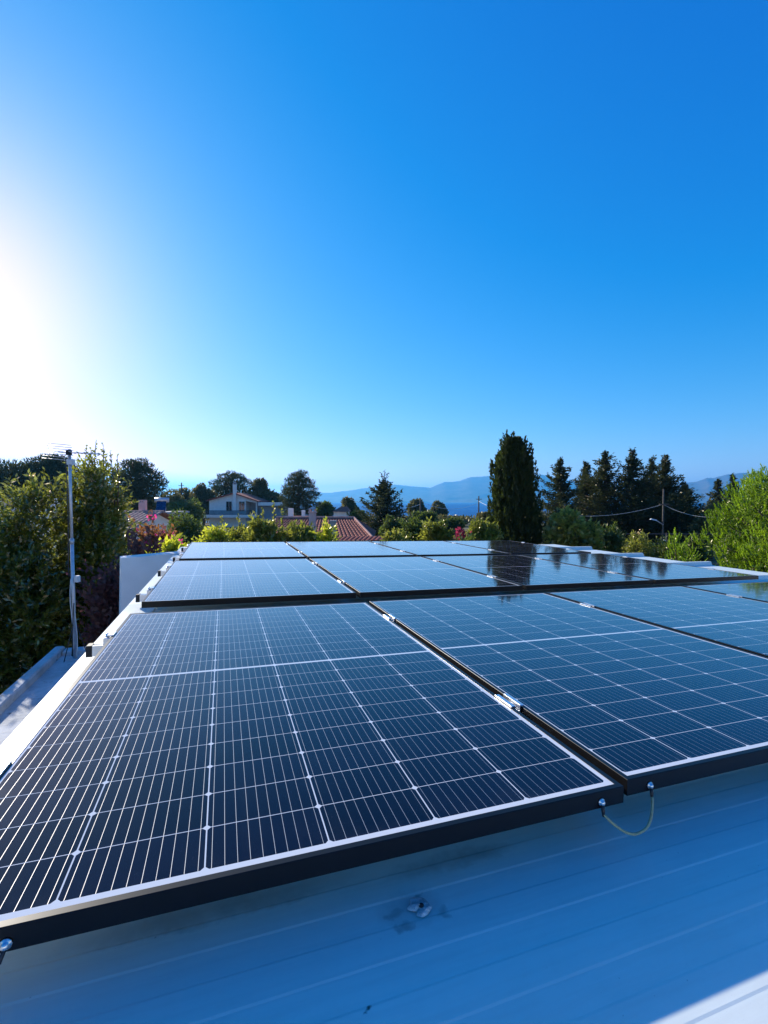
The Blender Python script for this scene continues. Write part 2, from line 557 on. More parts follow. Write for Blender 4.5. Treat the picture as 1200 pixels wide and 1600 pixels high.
def make_ground():
    ys = np.concatenate([np.linspace(-40, 60, 30), np.geomspace(65, 430, 40)])
    xs = np.concatenate([-np.geomspace(700, 20, 24), np.linspace(-18, 18, 13), np.geomspace(20, 700, 24)])
    X, Y = np.meshgrid(xs, ys)
    Zg = ground_z(X, Y)
    t = NT('dry_garden_soil')
    co = t.coord()
    k = t.ramp(t.noise(co, 0.25, 8, 0.65), 0.4, 0.62)
    k2 = t.noise(co, 6, 5, 0.7)
    col = t.mix(k, (0.20, 0.16, 0.10), (0.07, 0.085, 0.03))
    col = t.mix(t.math('MULTIPLY', k2, 0.4), col, (0.10, 0.08, 0.05))
    t.principled(col, 0.95, 0, 0.1, k2, 0.5, 0.05)
    o = grid_mesh('ground', np.stack([X, Y, Zg], -1), t.m)
    tag(o, kind='structure')
    t = NT('sea_water')
    co = t.coord()
    mp = t.new("ShaderNodeMapping"); mp.inputs["Scale"].default_value = (0.5, 1.0, 1); t.link(co, mp.inputs[0])
    w1 = t.noise(mp.outputs[0], 0.16, 5, 0.6)
    w2 = t.ramp(t.noise(mp.outputs[0], 0.02, 4, 0.6), 0.35, 0.65)
    col = t.mix(w2, (0.001, 0.085, 0.26), (0.002, 0.12, 0.34))
    p = t.principled(col, 0.55, 0, 0.12, w1, 1.0, 3.0)
    sea = MB().raw([(-15000, 250, -13.6), (15000, 250, -13.6), (15000, 14500, -13.6), (-15000, 14500, -13.6)], [(0, 1, 2, 3)]).build('sea', t.m)
    tag(sea, kind='structure')


make_ground()


def smooth_noise(n, octs, seed):
    r = np.random.default_rng(seed)
    x = np.linspace(0, 1, n)
    out = np.zeros(n)
    for k, a in octs:
        g = r.normal(size=k + 2)
        out += a * np.interp(x * k, np.arange(k + 2), g)
    return out


def mountains(name, prof, dist, seed):
    us = np.linspace(prof[0][0], prof[-1][0], 160)
    vs = np.interp(us, [p[0] for p in prof], [p[1] for p in prof])
    top = np.array([at(u, v, dist)[:] for u, v in zip(us, vs)])
    top[:, 2] += smooth_noise(160, [(40, 4), (110, 2.5)], seed)
    rows = []
    R = 18
    sea_z = -14.6
    r = np.random.default_rng(seed)
    g = r.normal(size=(R, 24))
    for i in range(R):
        s = i / (R - 1)                       # 0 at shore, 1 at ridge
        dep = 1500 * (1 - s)
        h = s ** 1.15
        rid = np.interp(np.linspace(0, 23, 160), np.arange(24), g[i] * 0.5 + g[(i + 1) % R] * 0.5)
        p = top.copy()
        p[:, 1] = dist - dep + rid * 90 * (1 - s)
        p[:, 0] = top[:, 0] * (1 - dep / dist * 0.9)
        p[:, 2] = sea_z + (top[:, 2] - sea_z) * np.clip(h + rid * 0.035 * math.sin(math.pi * s), 0, 1)
        rows.append(p)
    back = top.copy(); back[:, 1] += 1200; back[:, 2] = sea_z
    rows.append(back)
    t = NT(name + '_scrub_and_rock')
    k = t.ramp(t.noise(t.coord(), 0.006, 8, 0.65), 0.4, 0.6)
    t.principled(t.mix(k, (0.09, 0.075, 0.05), (0.16, 0.12, 0.09)), 0.95, 0, 0.1)
    tag(grid_mesh(name, np.array(rows), t.m), kind='structure')


mountains('mountains', [(380, 783), (440, 775), (497, 770), (532, 769), (570, 762.5), (600, 759), (617, 757), (645, 760), (672, 762), (695, 753), (717, 752),
                        (735, 746), (752, 745), (770, 742.5), (800, 744), (835, 742), (846, 741.5), (870, 748), (930, 757), (1000, 768), (1060, 783)], 8500, 3)
mountains('far_mountains', [(960, 783), (1020, 770), (1060, 758), (1072, 755), (1090, 752), (1105, 746), (1118, 747), (1135, 741), (1160, 738.5), (1185, 739),
                            (1230, 746), (1330, 762), (1450, 783)], 7000, 5)

# ------------------------------------------------------------------ the roof and its panels
YAW, TILT, CROSS = 0.3321, 0.0028, 0.0228
O1 = Vector((-0.614, 0.5158, -0.5237 + Z0))
ROOF = Matrix.Translation(O1) @ Matrix.Rotation(YAW, 4, 'Z') @ Matrix.Rotation(TILT, 4, 'X') @ Matrix.Rotation(CROSS, 4, 'Y')
PW_, PL_, GAP = 1.140, 1.722, 0.0236
ROW_Y = [0.0, 1.9621, 3.8623]
ROW_X = [0.0, 0.0124, 0.0323]
ROW_DZ = [0.0, 0.004, 0.0]
SH = -0.107                    # sheet height below the top of the panels
RX0, RX1, RY0, RY1 = -0.115, 5.87, -2.4, 6.05


def make_house_below():
    h = empty('flat_roofed_house', matrix=ROOF, label='white house below the camera with a ribbed metal roof carrying the solar panels', cat='house')
    # sheet with shallow stiffening ribs along x
    pitch = 0.0945
    prof = []
    y = RY0
    while y < RY1 - 1e-6:
        for fy, z in ((0.0, 0.0), (0.46, 0.0), (0.50, 0.0006), (0.96, 0.0006), (1.0, 0.0)):
            yy = y + fy * pitch
            if yy <= RY1: prof.append((yy, z))
        y += pitch
    prof = sorted(set((round(a, 5), b) for a, b in prof))
    xs = np.linspace(RX0, RX1, 13)
    P = np.zeros((len(prof), len(xs), 3))
    for i, (yy, z) in enumerate(prof):
        P[i, :, 0] = xs; P[i, :, 1] = yy; P[i, :, 2] = SH + z
    grid_mesh('roof_sheet', P, M['sheet'], h, smooth=False)
    MB().box(RX0, RX1, RY0, RY1, SH - 0.06, SH - 0.004).build('roof_core', M['sheet'], h)
    # trapezoid ribs at the sheet joints
    for k in range(-2, 6):
        yc = 0.44 + 0.945 * k
        poly = [(yc - 0.035, SH + 0.001), (yc + 0.035, SH + 0.001), (yc + 0.018, SH + 0.042), (yc - 0.018, SH + 0.042)]
        b = MB()
        x0 = RX0 + 0.16
        vs = [(x0, a, z) for a, z in poly] + [(RX1 + 0.01, a, z) for a, z in poly]
        b.raw(vs, [(0, 1, 2, 3)[::-1], (4, 5, 6, 7), (0, 4, 7, 3)[::-1], (1, 2, 6, 5)[::-1], (2, 3, 7, 6)[::-1], (0, 1, 5, 4)[::-1]])
        b.build('roof_rib', M['sheet'], h)
    # folded edge flashing over the side of the sheet
    MB().box(RX0 - 0.004, RX0 + 0.15, RY0, RY1 - 0.01, SH + 0.0032, SH + 0.0065).build('edge_cover', M['sheet'], h)
    MB().box(RX0 - 0.012, RX0 - 0.001, RY0, RY1, SH - 0.16, SH + 0.003).build('edge_flashing', M['sheet'], h)
    MB().box(RX1 + 0.012, RX1 + 0.022, RY0, RY1, SH - 0.16, SH - 0.02).build('edge_flashing', M['sheet'], h)
    MB().box(RX0 + 0.1, RX1 - 0.3, RY0 + 0.2, RY1 - 0.3, -5.3, SH - 0.063).build('wall', M['white_wall'], h)
    # lower annex roof with its kerb, left of the metal roof
    a0 = -1.18
    MB().box(a0, RX0 + 0.098, RY0, 5.12, -1.32, -1.14).build('annex_roof', M['annex'], h)
    k = MB().bevbox(a0 - 0.10, a0 - 0.002, RY0, 5.14, -1.35, -1.07, 0.012).build('annex_kerb', M['annex'], h)
    MB().bevbox(a0 + 0.0, -0.9, 5.0, 5.13, -1.138, -1.09, 0.012).build('annex_kerb', M['annex'], h)
    MB().box(a0 + 0.15, a0 + 0.35, RY0 + 0.3, 5.0, -5.3, -1.322).build('annex_wall', M['white_wall'], h)
    # white parapet wall beside the far end of the annex roof
    w = MB()
    Mx = Matrix.Translation((-0.63, 4.97, 0)) @ Matrix.Rotation(math.radians(14), 4, 'Z')
    w.prism([(0, -5.2), (0.75, -5.2), (0.75, -0.075), (0, -0.118)], 0, 0.22, Mx)
    w.build('parapet_wall', M['white_wall'], h)
    return h


house_below = make_house_below()


def make_panel():
    root = empty('solar_panel', matrix=ROOF)
    fw = 0.011
    T = 0.032
    b = MB()
    # mitred frame: outer skin, top lip, inner lip
    o = [(0, 0), (PW_, 0), (PW_, PL_), (0, PL_)]
    i = [(fw, fw), (PW_ - fw, fw), (PW_ - fw, PL_ - fw), (fw, PL_ - fw)]
    c = 0.0009
    oc = [(c, c), (PW_ - c, c), (PW_ - c, PL_ - c), (c, PL_ - c)]
    vs = [(x, y, -T) for x, y in o] + [(x, y, -c) for x, y in o] + [(x, y, 0) for x, y in oc] + [(x, y, 0) for x, y in i] + [(x, y, -0.006) for x, y in i]
    i2 = [(0.03, 0.03), (PW_ - 0.03, 0.03), (PW_ - 0.03, PL_ - 0.03), (0.03, PL_ - 0.03)]
    vs += [(x, y, -T) for x, y in i2]
    fs = []
    for lv in range(4):
        for k in range(4):
            a, d = lv * 4 + k, lv * 4 + (k + 1) % 4
            fs.append((a, d, d + 4, a + 4))
    for k in range(4):
        a, d = k, (k + 1) % 4
        fs.append((a, 20 + k, 20 + d, d))
    b.raw(vs, fs).build('frame', M['frame'], root)
    MB().box(fw - 0.002, PW_ - fw + 0.002, fw - 0.002, PL_ - fw + 0.002, -0.0062, -0.0014).build('glass', M['cells'], root)
    MB().box(fw, PW_ - fw, fw, PL_ - fw, -0.0095, -0.0066).build('backsheet', M['white_wall'], root)
    MB().bevbox(0.5, 0.63, 0.83, 0.89, -0.028, -0.0099).build('junction_box', M['dark_hole'], root)
    return root


ORD = ['leftmost', 'second from left', 'third from left', 'rightmost']
ROWN = ['nearest row', 'middle row', 'farthest row']
proto_panel = make_panel()
PANEL_X = [k * (PW_ + GAP) for k in range(4)]
for r in range(3):
    for k in range(4):
        p = proto_panel if (r == 0 and k == 0) else copy_tree(proto_panel)
        dyy = 0.014 if (r == 0 and k >= 1) else 0.0
        p.matrix_world = ROOF @ Matrix.Translation((PANEL_X[k] + ROW_X[r], ROW_Y[r] + dyy, ROW_DZ[r]))
        tag(p, f'black framed solar panel, {ORD[k]} of four in the {ROWN[r]}', 'solar panel', 'solar panels on the metal roof')


def bolt_mb(M_, r=0.007, h=0.006):
    b = MB()
    b.lathe([(r * 1.5, 0), (r * 1.5, 0.0015), (r, 0.0016), (r, h * 0.7), (r * 0.55, h)], 10, M_)
    return b


def make_rail(r, yl, label):
    """aluminium rail across a row, with its feet, end clamps and mid clamps"""
    root = empty('mounting_rail', matrix=ROOF @ Matrix.Translation((ROW_X[r], ROW_Y[r] + yl, ROW_DZ[r])), label=label, cat='mounting rail', group='mounting rails under the panel rows')
    x0, x1 = -0.075, 4 * PW_ + 3 * GAP + 0.06
    z1 = -0.0355
    b = MB()
    # slotted top profile
    prof = [(-0.02, -0.04), (0.02, -0.04), (0.02, 0), (0.006, 0), (0.006, -0.012), (-0.006, -0.012), (-0.006, 0), (-0.02, 0)]
    n = len(prof)
    vs = [(x0, a, z1 + z) for a, z in prof] + [(x1, a, z1 + z) for a, z in prof]
    fs = [tuple(range(n - 1, -1, -1)), tuple(range(n, 2 * n))]
    for i in range(n):
        j = (i + 1) % n
        fs.append((i, j, j + n, i + n))
    b.raw(vs, fs).build('rail', M['alu'], root)
    for xe in (x0 - 0.012, x1 - 0.010):
        MB().bevbox(xe, xe + 0.022, -0.0215, 0.0215, z1 - 0.0415, z1 + 0.0015, 0.002).build('end_cap', M['dark_hole'], root)
    for k in range(6):
        xf = 0.12 + k * 0.87
        MB().bevbox(xf - 0.03, xf + 0.03, -0.022, 0.022, SH + 0.0075, z1 - 0.0405, 0.002).build('foot', M['alu'], root)
    # end clamps: angle over the frame edge
    for xs, sg in ((-0.001, -1), (4 * PW_ + 3 * GAP + 0.001, 1)):
        e = MB()
        xa, xb = sorted((xs, xs + sg * 0.026))
        e.bevbox(xa, xb, -0.028, 0.028, z1 + 0.0004, -0.006, 0.002)
        xa, xb = sorted((xs - sg * 0.009, xs + sg * 0.014))
        e.bevbox(xa, xb, -0.028, 0.028, 0.0006, 0.0046, 0.001)
        cl = e.build('end_clamp', M['alu'], root)
        bolt_mb(Matrix.Translation((xs + sg * 0.018, 0, -0.0055)), 0.006, 0.012).build('bolt', M['alu'], cl, True)
    for k in range(3):
        xm = (k + 1) * PW_ + (k + 0.5) * GAP
        lift = 0.0005
        e = MB()
        w = GAP / 2
        e.bevbox(xm - w - 0.009, xm - 0.007, -0.04, 0.04, lift, lift + 0.0035, 0.001)
        e.bevbox(xm + 0.007, xm + w + 0.009, -0.04, 0.04, lift, lift + 0.0035, 0.001)
        e.box(xm - 0.0095, xm - 0.0068, -0.0395, 0.0395, -0.021, lift + 0.003)
        e.box(xm + 0.0068, xm + 0.0095, -0.0395, 0.0395, -0.021, lift + 0.003)
        e.box(xm - 0.0068, xm + 0.0068, -0.0394, 0.0394, -0.021, -0.017)
        cl = e.build('mid_clamp', M['alu'], root)
        bolt_mb(Matrix.Translation((xm, 0, -0.0168)), 0.0045, 0.009).build('bolt', M['alu'], cl, True)
    return root


for r in range(3):
    for yl, w in ((0.40, 'near'), (1.37, 'far')):
        make_rail(r, yl, f'silver aluminium rail with clamps under the {w} half of the {ROWN[r]}')


def make_ground_wire():
    root = empty('earthing_wire', matrix=ROOF, label='dull yellow green earthing wire looping between two blue lit bolts on the panel frames', cat='wire')
    xa, xb = PW_ - 0.055, PW_ + GAP + 0.058
    ya, yb = -0.001, 0.013
    za = -0.020
    for x, y in ((xa, ya), (xb, yb)):
        Mx = Matrix.Translation((x, y, za)) @ Matrix.Rotation(math.pi / 2, 4, 'X')
        bolt_mb(Mx, 0.0048, 0.007).build('bolt', M['alu'], root, True)
        MB().tube([(x, y - 0.0035, za - 0.004), (x, y - 0.005, za - 0.014), (x, y - 0.006, za - 0.024)], [0.0028, 0.0034, 0.0024], 8).build('cable_lug', M['black_cable'], root, True)
    pts = []
    for i in range(25):
        s = i / 24
        x = xa + (xb - xa) * s
        sag = 0.5 - 0.5 * math.cos(2 * math.pi * s)
        sag = 1 - abs(2 * s - 1) ** 3.2
        pts.append((x + 0.007 * math.sin(2 * math.pi * s), ya - 0.006 + (yb - ya) * s - 0.028 * sag, za - 0.020 - 0.034 * sag))
    MB().tube(pts, 0.0025, 8).build('wire', M['wire'], root, True)


make_ground_wire()
b0 = empty('bolt', matrix=ROOF @ Matrix.Translation((0.154, -0.001, -0.021)), label='small steel bolt with washer on the frame front near the lower left corner', cat='bolt')
bolt_mb(Matrix.Rotation(math.pi / 2, 4, 'X'), 0.0048, 0.007).build('bolt_head', M['alu'], b0, True)
MB().tube([(0, -0.0035, -0.003), (-0.004, -0.007, -0.016), (-0.03, -0.012, -0.04), (-0.12, -0.012, -0.07)], [0.0026, 0.0026, 0.0019, 0.0019], 8).build('lead_wire', M['black_cable'], b0, True)


def sheet_point(u, v):
    """local roof coordinates of the point of the sheet seen at (u, v)"""
    inv = ROOF.inverted()
    a = inv @ Vector((0, 0, Z0)); b = inv @ at(u, v, 1.0)
    t_ = (SH + 0.003 - a.z) / (b.z - a.z)
    return a + (b - a) * t_


def blob(name, mat, parent, cx, cy, rx, ry, h, seed, z=SH + 0.0026, n=26):
    r = np.random.default_rng(seed)
    rad = 1 + smooth_noise(n + 1, [(7, 0.22), (13, 0.12)], seed)[:n]
    rad = np.clip(rad, 0.45, 1.6)
    vs, fs = [], []
    levels = ((1.0, 0.0), (0.82, 0.55), (0.5, 0.9))
    for s, hz in levels:
        for k in range(n):
            a = 2 * math.pi * k / n
            vs.append((cx + rx * rad[k] * s * math.cos(a), cy + ry * rad[k] * s * math.sin(a), z + h * hz * (1 + 0.25 * r.normal() * (hz > 0))))
    vs.append((cx, cy, z + h))
    for l in range(2):
        for k in range(n):
            fs.append((l * n + k, l * n + (k + 1) % n, (l + 1) * n + (k + 1) % n, (l + 1) * n + k))
    for k in range(n):
        fs.append((2 * n + k, 2 * n + (k + 1) % n, 3 * n))
    return MB().raw(vs, fs).build(name, mat, parent, True)


def make_sealed_screw():
    p = sheet_point(658, 1419)
    root = empty('sealed_screw', matrix=ROOF, label='blob of grey silicone over a roof screw with brown smears around it', cat='screw')
    blob('sealant', M['silicone'], root, p.x, p.y, 0.018, 0.017, 0.0045, 4, n=34)
    bl = blob('sealant', M['silicone'], root, p.x - 0.005, p.y + 0.004, 0.0075, 0.007, 0.0062, 9, n=30)
    blob('sealant', M['silicone'], root, p.x + 0.006, p.y - 0.006, 0.006, 0.005, 0.0056, 12, n=30)
    bolt_mb(Matrix.Translation((p.x, p.y, SH + 0.0068)), 0.0028, 0.003).build('screw_head', M['dark_hole'], root, True)


make_sealed_screw()


# ------------------------------------------------------------------ antenna mast on the annex roof
def make_mast():
    base = ROOF @ Vector((-1.02, 4.86, -1.14))
    root = empty('antenna_mast', base, label='tall thin steel aerial mast standing on the lower roof beside the dark bushes', cat='antenna mast')
    H = 2.16
    def lean(h): return (-0.026 * h / H, 0.0, h)
    MB().tube([lean(0), lean(1.25)], 0.0165, 12).build('lower_pole', M['galv'], root, True)
    MB().tube([lean(1.2), lean(H)], 0.0135, 12).build('upper_pole', M['galv'], root, True)
    MB().tube([lean(1.19), lean(1.24)], 0.020, 12).build('collar', M['galv'], root, True)
    MB().bevbox(-0.075, 0.075, -0.06, 0.06, 0.001, 0.012).build('base_plate', M['galv'], root)
    for a in (0.3, 2.4, 4.4):
        MB().tube([(0.015 * math.cos(a), 0.015 * math.sin(a), 0.36), (0.12 * math.cos(a), 0.12 * math.sin(a), 0.006)], 0.004, 6).build('brace', M['black_cable'], root, True)
    MB().bevbox(0.018, 0.062, -0.03, 0.015, 0.80, 0.865, 0.005).build('junction_box', M['cable'], root)
    for ph, zz in ((0.0, 0.8), (2.0, 0.8), (4.0, 0.55)):
        pts = []
        for i in range(22):
            h = 0.04 + i * zz / 21
            rr = 0.021 + 0.007 * math.sin(h * 9 + ph)
            pts.append((rr * math.cos(ph + h * 2.5) + 0.012, rr * math.sin(ph + h * 2.5) - 0.03, h))
        MB().tube(pts, 0.0045, 6).build('cable', M['cable'] if ph < 3 else M['black_cable'], root, True)
    pts = [(-0.024 - 0.026 * h / H + 0.006 * math.sin(h * 5), -0.018, h) for h in np.linspace(0.85, 2.05, 16)]
    MB().tube(pts, 0.0042, 6).build('cable', M['black_cable'], root, True)
    # yagi aerial: boom pointing right with reflector grid on the left
    zt = H - 0.06
    bx = -0.026
    MB().tube([(bx - 0.10, -0.02, zt + 0.03), (bx + 0.26, 0.10, zt + 0.02)], 0.006, 8).build('boom', M['galv'], root, True)
    d = Vector((0.65, 0.24, -0.01)).normalized()
    side = Vector((-d.y, d.x, 0))
    for i in range(5):
        c = Vector((bx - 0.08, -0.012, zt + 0.03)) + d * (0.10 + i * 0.062)
        L = 0.12 - 0.006 * i
        MB().tube([c - side * L, c + side * L], 0.004, 6).build('element', M['galv'], root, True)
    for sg in (0, 1):
        for i in range(4):
            if sg and i == 0: continue
            z = zt + 0.035 + (-1 if sg else 1) * 0.026 * i
            c = Vector((bx - 0.085 - 0.012 * i, -0.02, z))
            MB().tube([c + Vector((-0.13, -0.03, 0.01)), c + Vector((0.13, 0.03, -0.012))], 0.0028, 6).build('reflector_rod', M['galv'], root, True)
    MB().bevbox(bx - 0.018, bx + 0.018, -0.035, 0.018, zt + 0.0, zt + 0.05, 0.004).build('bracket', M['dark_hole'], root)
    MB().bevbox(bx + 0.0, bx + 0.06, -0.05, 0.0, zt - 0.10, zt - 0.045, 0.004).build('amplifier_box', M['cable'], root)


make_mast()

# ------------------------------------------------------------------ foliage generators
def unit(v):
    return v / np.maximum(np.linalg.norm(v, axis=-1, keepdims=True), 1e-9)


def leaf_quads(P, D, L, W, r, droop=0.0):
    """diamond leaves from base points P along directions D"""
    n = len(P)
    D = unit(D)
    s = unit(np.cross(D, unit(r.normal(size=(n, 3)))))
    L = np.broadcast_to(np.asarray(L, float), (n,))[:, None]
    W = np.broadcast_to(np.asarray(W, float), (n,))[:, None]
    tip = P + D * L
    tip[:, 2] -= droop * L[:, 0]
    mid = P + D * L * 0.45
    return np.stack([P, mid + s * W * 0.5, tip, mid - s * W * 0.5], 1)


def sphere_pts(n, r):
    return unit(r.normal(size=(n, 3)))


def sub_blobs(c, R, m, r, fr=(0.28, 0.45), low=-0.6):
    """smaller clumps spread through an ellipsoid"""
    out = []
    while len(out) < m:
        d = sphere_pts(1, r)[0]
        if d[2] < low: continue
        q = np.array(d) * r.uniform(0.35, 0.85)
        f = r.uniform(*fr)
        out.append((np.array(c) + q * np.array(R), np.array(R) * f))
    return out


def blob_leaves(blobs, n, r, L, W, up=0.5, outw=1.0, rnd=0.8, shell=0.55):
    w = np.array([np.prod(b[1]) ** (2 / 3) for b in blobs])
    w = w / w.sum()
    k = r.choice(len(blobs), n, p=w)
    c = np.array([b[0] for b in blobs])[k]
    R = np.array([b[1] for b in blobs])[k]
    d = sphere_pts(n, r)
    rad = shell + (1 - shell) * r.random(n) ** 0.6
    rad *= 1 + 0.10 * r.normal(size=n)
    P = c + d * R * rad[:, None]
    D = d * outw + np.array([0, 0, up]) + r.normal(size=(n, 3)) * rnd
    Ls = L * r.uniform(0.65, 1.3, n)
    return leaf_quads(P, D, Ls, Ls * W, r)


def trunk(parent, h, r0, limbs, mat=None, lean=0.0):
    b = MB()
    n = 7
    pts = [(lean * (i / n) ** 2 + 0.03 * h * 0.2 * math.sin(i * 1.7), 0.02 * h * 0.3 * math.sin(i * 2.3), h * i / n) for i in range(n + 1)]
    b.tube(pts, [r0 * (1.15 - 0.75 * i / n) for i in range(n + 1)], 8)
    for (h0, tgt, rr) in limbs:
        p0 = Vector((lean * (h0 / h) ** 2, 0, h0))
        t_ = Vector(tgt)
        mid = (p0 + t_) / 2 + Vector((0, 0, -0.08 * (t_ - p0).length))
        b.tube([p0, mid, t_], [rr, rr * 0.7, rr * 0.25], 6)
    return b.build('trunk', mat or M['bark'], parent, True)


def zg(x, y):
    return float(ground_z(np.array(x), np.array(y)))


def place(u, y):
    p = at(u, 800, y)
    return Vector((p.x, y, zg(p.x, y)))


def top_of(v, y):
    return at(600, v, y).z


def broadleaf(name, label, cat, u0, u1, vtop, y, mat, n=9000, L=0.16, W=0.5, seed=1, m=14, low_frac=0.25, group=None, up=0.4, trunk_r=None, fr=(0.28, 0.45), flat=1.0):
    r = np.random.default_rng(seed)
    b = place((u0 + u1) / 2, y)
    Ht = top_of(vtop, y) - b.z
    R = (u1 - u0) / 2 / F * y
    root = empty(name, b, label=label, cat=cat, group=group)
    z0 = Ht * low_frac
    c = (0, 0, (Ht + z0) / 2)
    RR = (R * 0.92, R * 0.85, (Ht - z0) / 2 * 0.95)
    bl = sub_blobs(c, RR, m, r, fr)
    for i in range(len(bl)):
        bl[i] = (bl[i][0], bl[i][1] * np.array([1, 1, flat]))
    limbs = [(Ht * (low_frac * 0.6 + 0.25 * r.random()), tuple(q[0]), 0.05 * R) for q in bl[::2]]
    trunk(root, Ht * 0.75, trunk_r or max(0.05, 0.09 * R), limbs)
    V = blob_leaves(bl, int(n * 0.8), r, L, W, up)
    V2 = blob_leaves([(np.array(c), np.array(RR) * 0.75)], n - int(n * 0.8), r, L * 1.2, W, up, shell=0.2)
    np_quads('crown', np.concatenate([V, V2]), mat, root)
    return root


def pine(name, label, u0, u1, vtop, y, seed, n=12000, mat='nd_pine', low_frac=0.3, group=None, m=24, L=0.30):
    """round crowned pine: layered flat clumps of needles on limbs"""
    r = np.random.default_rng(seed)
    b = place((u0 + u1) / 2, y)
    Ht = top_of(vtop, y) - b.z
    R = (u1 - u0) / 2 / F * y
    root = empty(name, b, label=label, cat='pine tree', group=group)
    z0 = Ht * low_frac
    bl = []
    for i in range(m):
        s = (i + 0.5) / m
        z = z0 + (Ht - z0) * (0.06 + 0.88 * s)
        rr = R * math.sqrt(max(0.03, 1 - (max(0, (s - 0.35)) / 0.68) ** 2)) * (0.75 if s < 0.12 else 1)
        a = i * 2.4 + r.random()
        q = rr * r.uniform(0.35, 0.78)
        f = rr * r.uniform(0.33, 0.5) + 0.12 * R
        bl.append((np.array([q * math.cos(a), q * math.sin(a), z]), np.array([f, f, f * r.uniform(0.3, 0.48)])))
    limbs = [(max(0.2, q[0][2] - 0.22 * R), tuple(q[0]), 0.03 * R) for q in bl]
    trunk(root, Ht * 0.9, 0.075 * R, limbs)
    V = blob_leaves(bl, n, r, L, 0.22, 0.7, 1.0, 0.5, 0.35)
    np_quads('crown', V, M[mat], root)
    return root


def conifer(name, label, u0, u1, vtop, y, seed, levels=22, n_br=8, per=70, mat='nd_dark', low_frac=0.08, group=None, power=0.8, L=0.28, gaps=0.12, uc=None, sprig=None):
    """tiered conifer: whorls of branches carrying needle sprays, open between the tiers"""
    r = np.random.default_rng(seed)
    b = place(uc if uc else (u0 + u1) / 2, y)
    Ht = top_of(vtop, y) - b.z
    R = (u1 - u0) / 2 / F * y
    root = empty(name, b, label=label, cat='conifer', group=group)
    z0 = Ht * low_frac
    Vs, limbs = [], []
    for i in range(levels):
        s = (i + 0.2) / levels
        zl_ = z0 + (Ht - z0) * s ** 0.92
        rl = R * min(1.0, 1.55 * max(0.03, 1 - s) ** power) * r.uniform(0.72, 1.15)
        for k in range(n_br):
            if r.random() < gaps: continue
            a = 2 * math.pi * (k + r.random() * 0.8) / n_br + i * 0.7
            z = zl_ + r.normal() * 0.35 * Ht / levels
            ln = rl * r.uniform(0.4, 1.25) * (1 + 0.18 * math.sin(3 * a + seed))
            dirv = np.array([math.cos(a), math.sin(a), 0])
            m = max(8, int(per * (ln / R) + 10))
            t_ = r.random(m) ** 0.75
            lift = r.uniform(0.1, 0.5)
            rise = -0.16 * np.sin(t_ * math.pi) * ln + lift * t_ ** 2 * ln
            spread = 0.26 * ln * (1 - t_ * 0.6) + 0.06
            perp = np.array([-dirv[1], dirv[0], 0])
            P = dirv * (t_ * ln)[:, None] + perp * (r.normal(size=m) * spread * 0.6)[:, None]
            P[:, 2] += z + rise + r.normal(size=m) * 0.22 * (Ht / levels)
            D = dirv + perp * r.normal(size=(m, 1)) * 0.9 + np.array([0, 0, 0.35]) + r.normal(size=(m, 3)) * 0.35
            Ls = L * r.uniform(0.6, 1.3, m)
            Vs.append(leaf_quads(P, D, Ls, Ls * 0.38, r))
            if k % 2 == 0:
                limbs.append((z, tuple(dirv * ln * 0.85 + np.array([0, 0, z + 0.1 * ln])), 0.018 * Ht * 0.4))
    m = int(per * 10)
    s = r.random(m) ** 1.2
    rr = R * 0.55 * np.minimum(1, 1.4 * (1 - s) ** power) * np.sqrt(r.random(m))
    aa = r.random(m) * 6.283
    P = np.stack([rr * np.cos(aa), rr * np.sin(aa), z0 + (Ht - z0) * s * 0.95], -1)
    Vs.append(leaf_quads(P, r.normal(size=(m, 3)), L * 1.2, L * 0.45, r))
    # leader
    m = 40
    P = np.stack([r.normal(size=m) * 0.05, r.normal(size=m) * 0.05, Ht - r.random(m) * 0.6], -1)
    Vs.append(leaf_quads(P, r.normal(size=(m, 3)) * 0.35 + np.array([0, 0, 1.0]), L, L * 0.3, r))
    trunk(root, Ht * 0.99, 0.02 * Ht, limbs)
    if sprig:
        hs_ = top_of(sprig, y) - b.z
        tw = MB()
        for q in range(3):
            tw.tube([(0.1 * q - 0.1, 0, Ht * 0.8), (0.12 * q - 0.1, 0.05, Ht), (0.35 * q - 0.3, 0.1, hs_ - 0.25 * abs(q - 1))], [0.05, 0.04, 0.015], 5)
            k = 26
            t_ = r.random(k)
            P = np.array([0.12 * q - 0.1, 0.05, Ht]) + np.outer(t_, [0.23 * q - 0.2, 0.05, hs_ - Ht - 0.25 * abs(q - 1)])
            Vs.append(leaf_quads(P, r.normal(size=(k, 3)) + np.array([0, 0, 0.8]), 0.28, 0.07, r))
        tw.build('top_sprig', M['bark'], root, True)
    np_quads('crown', np.concatenate(Vs), M[mat], root)
    return root


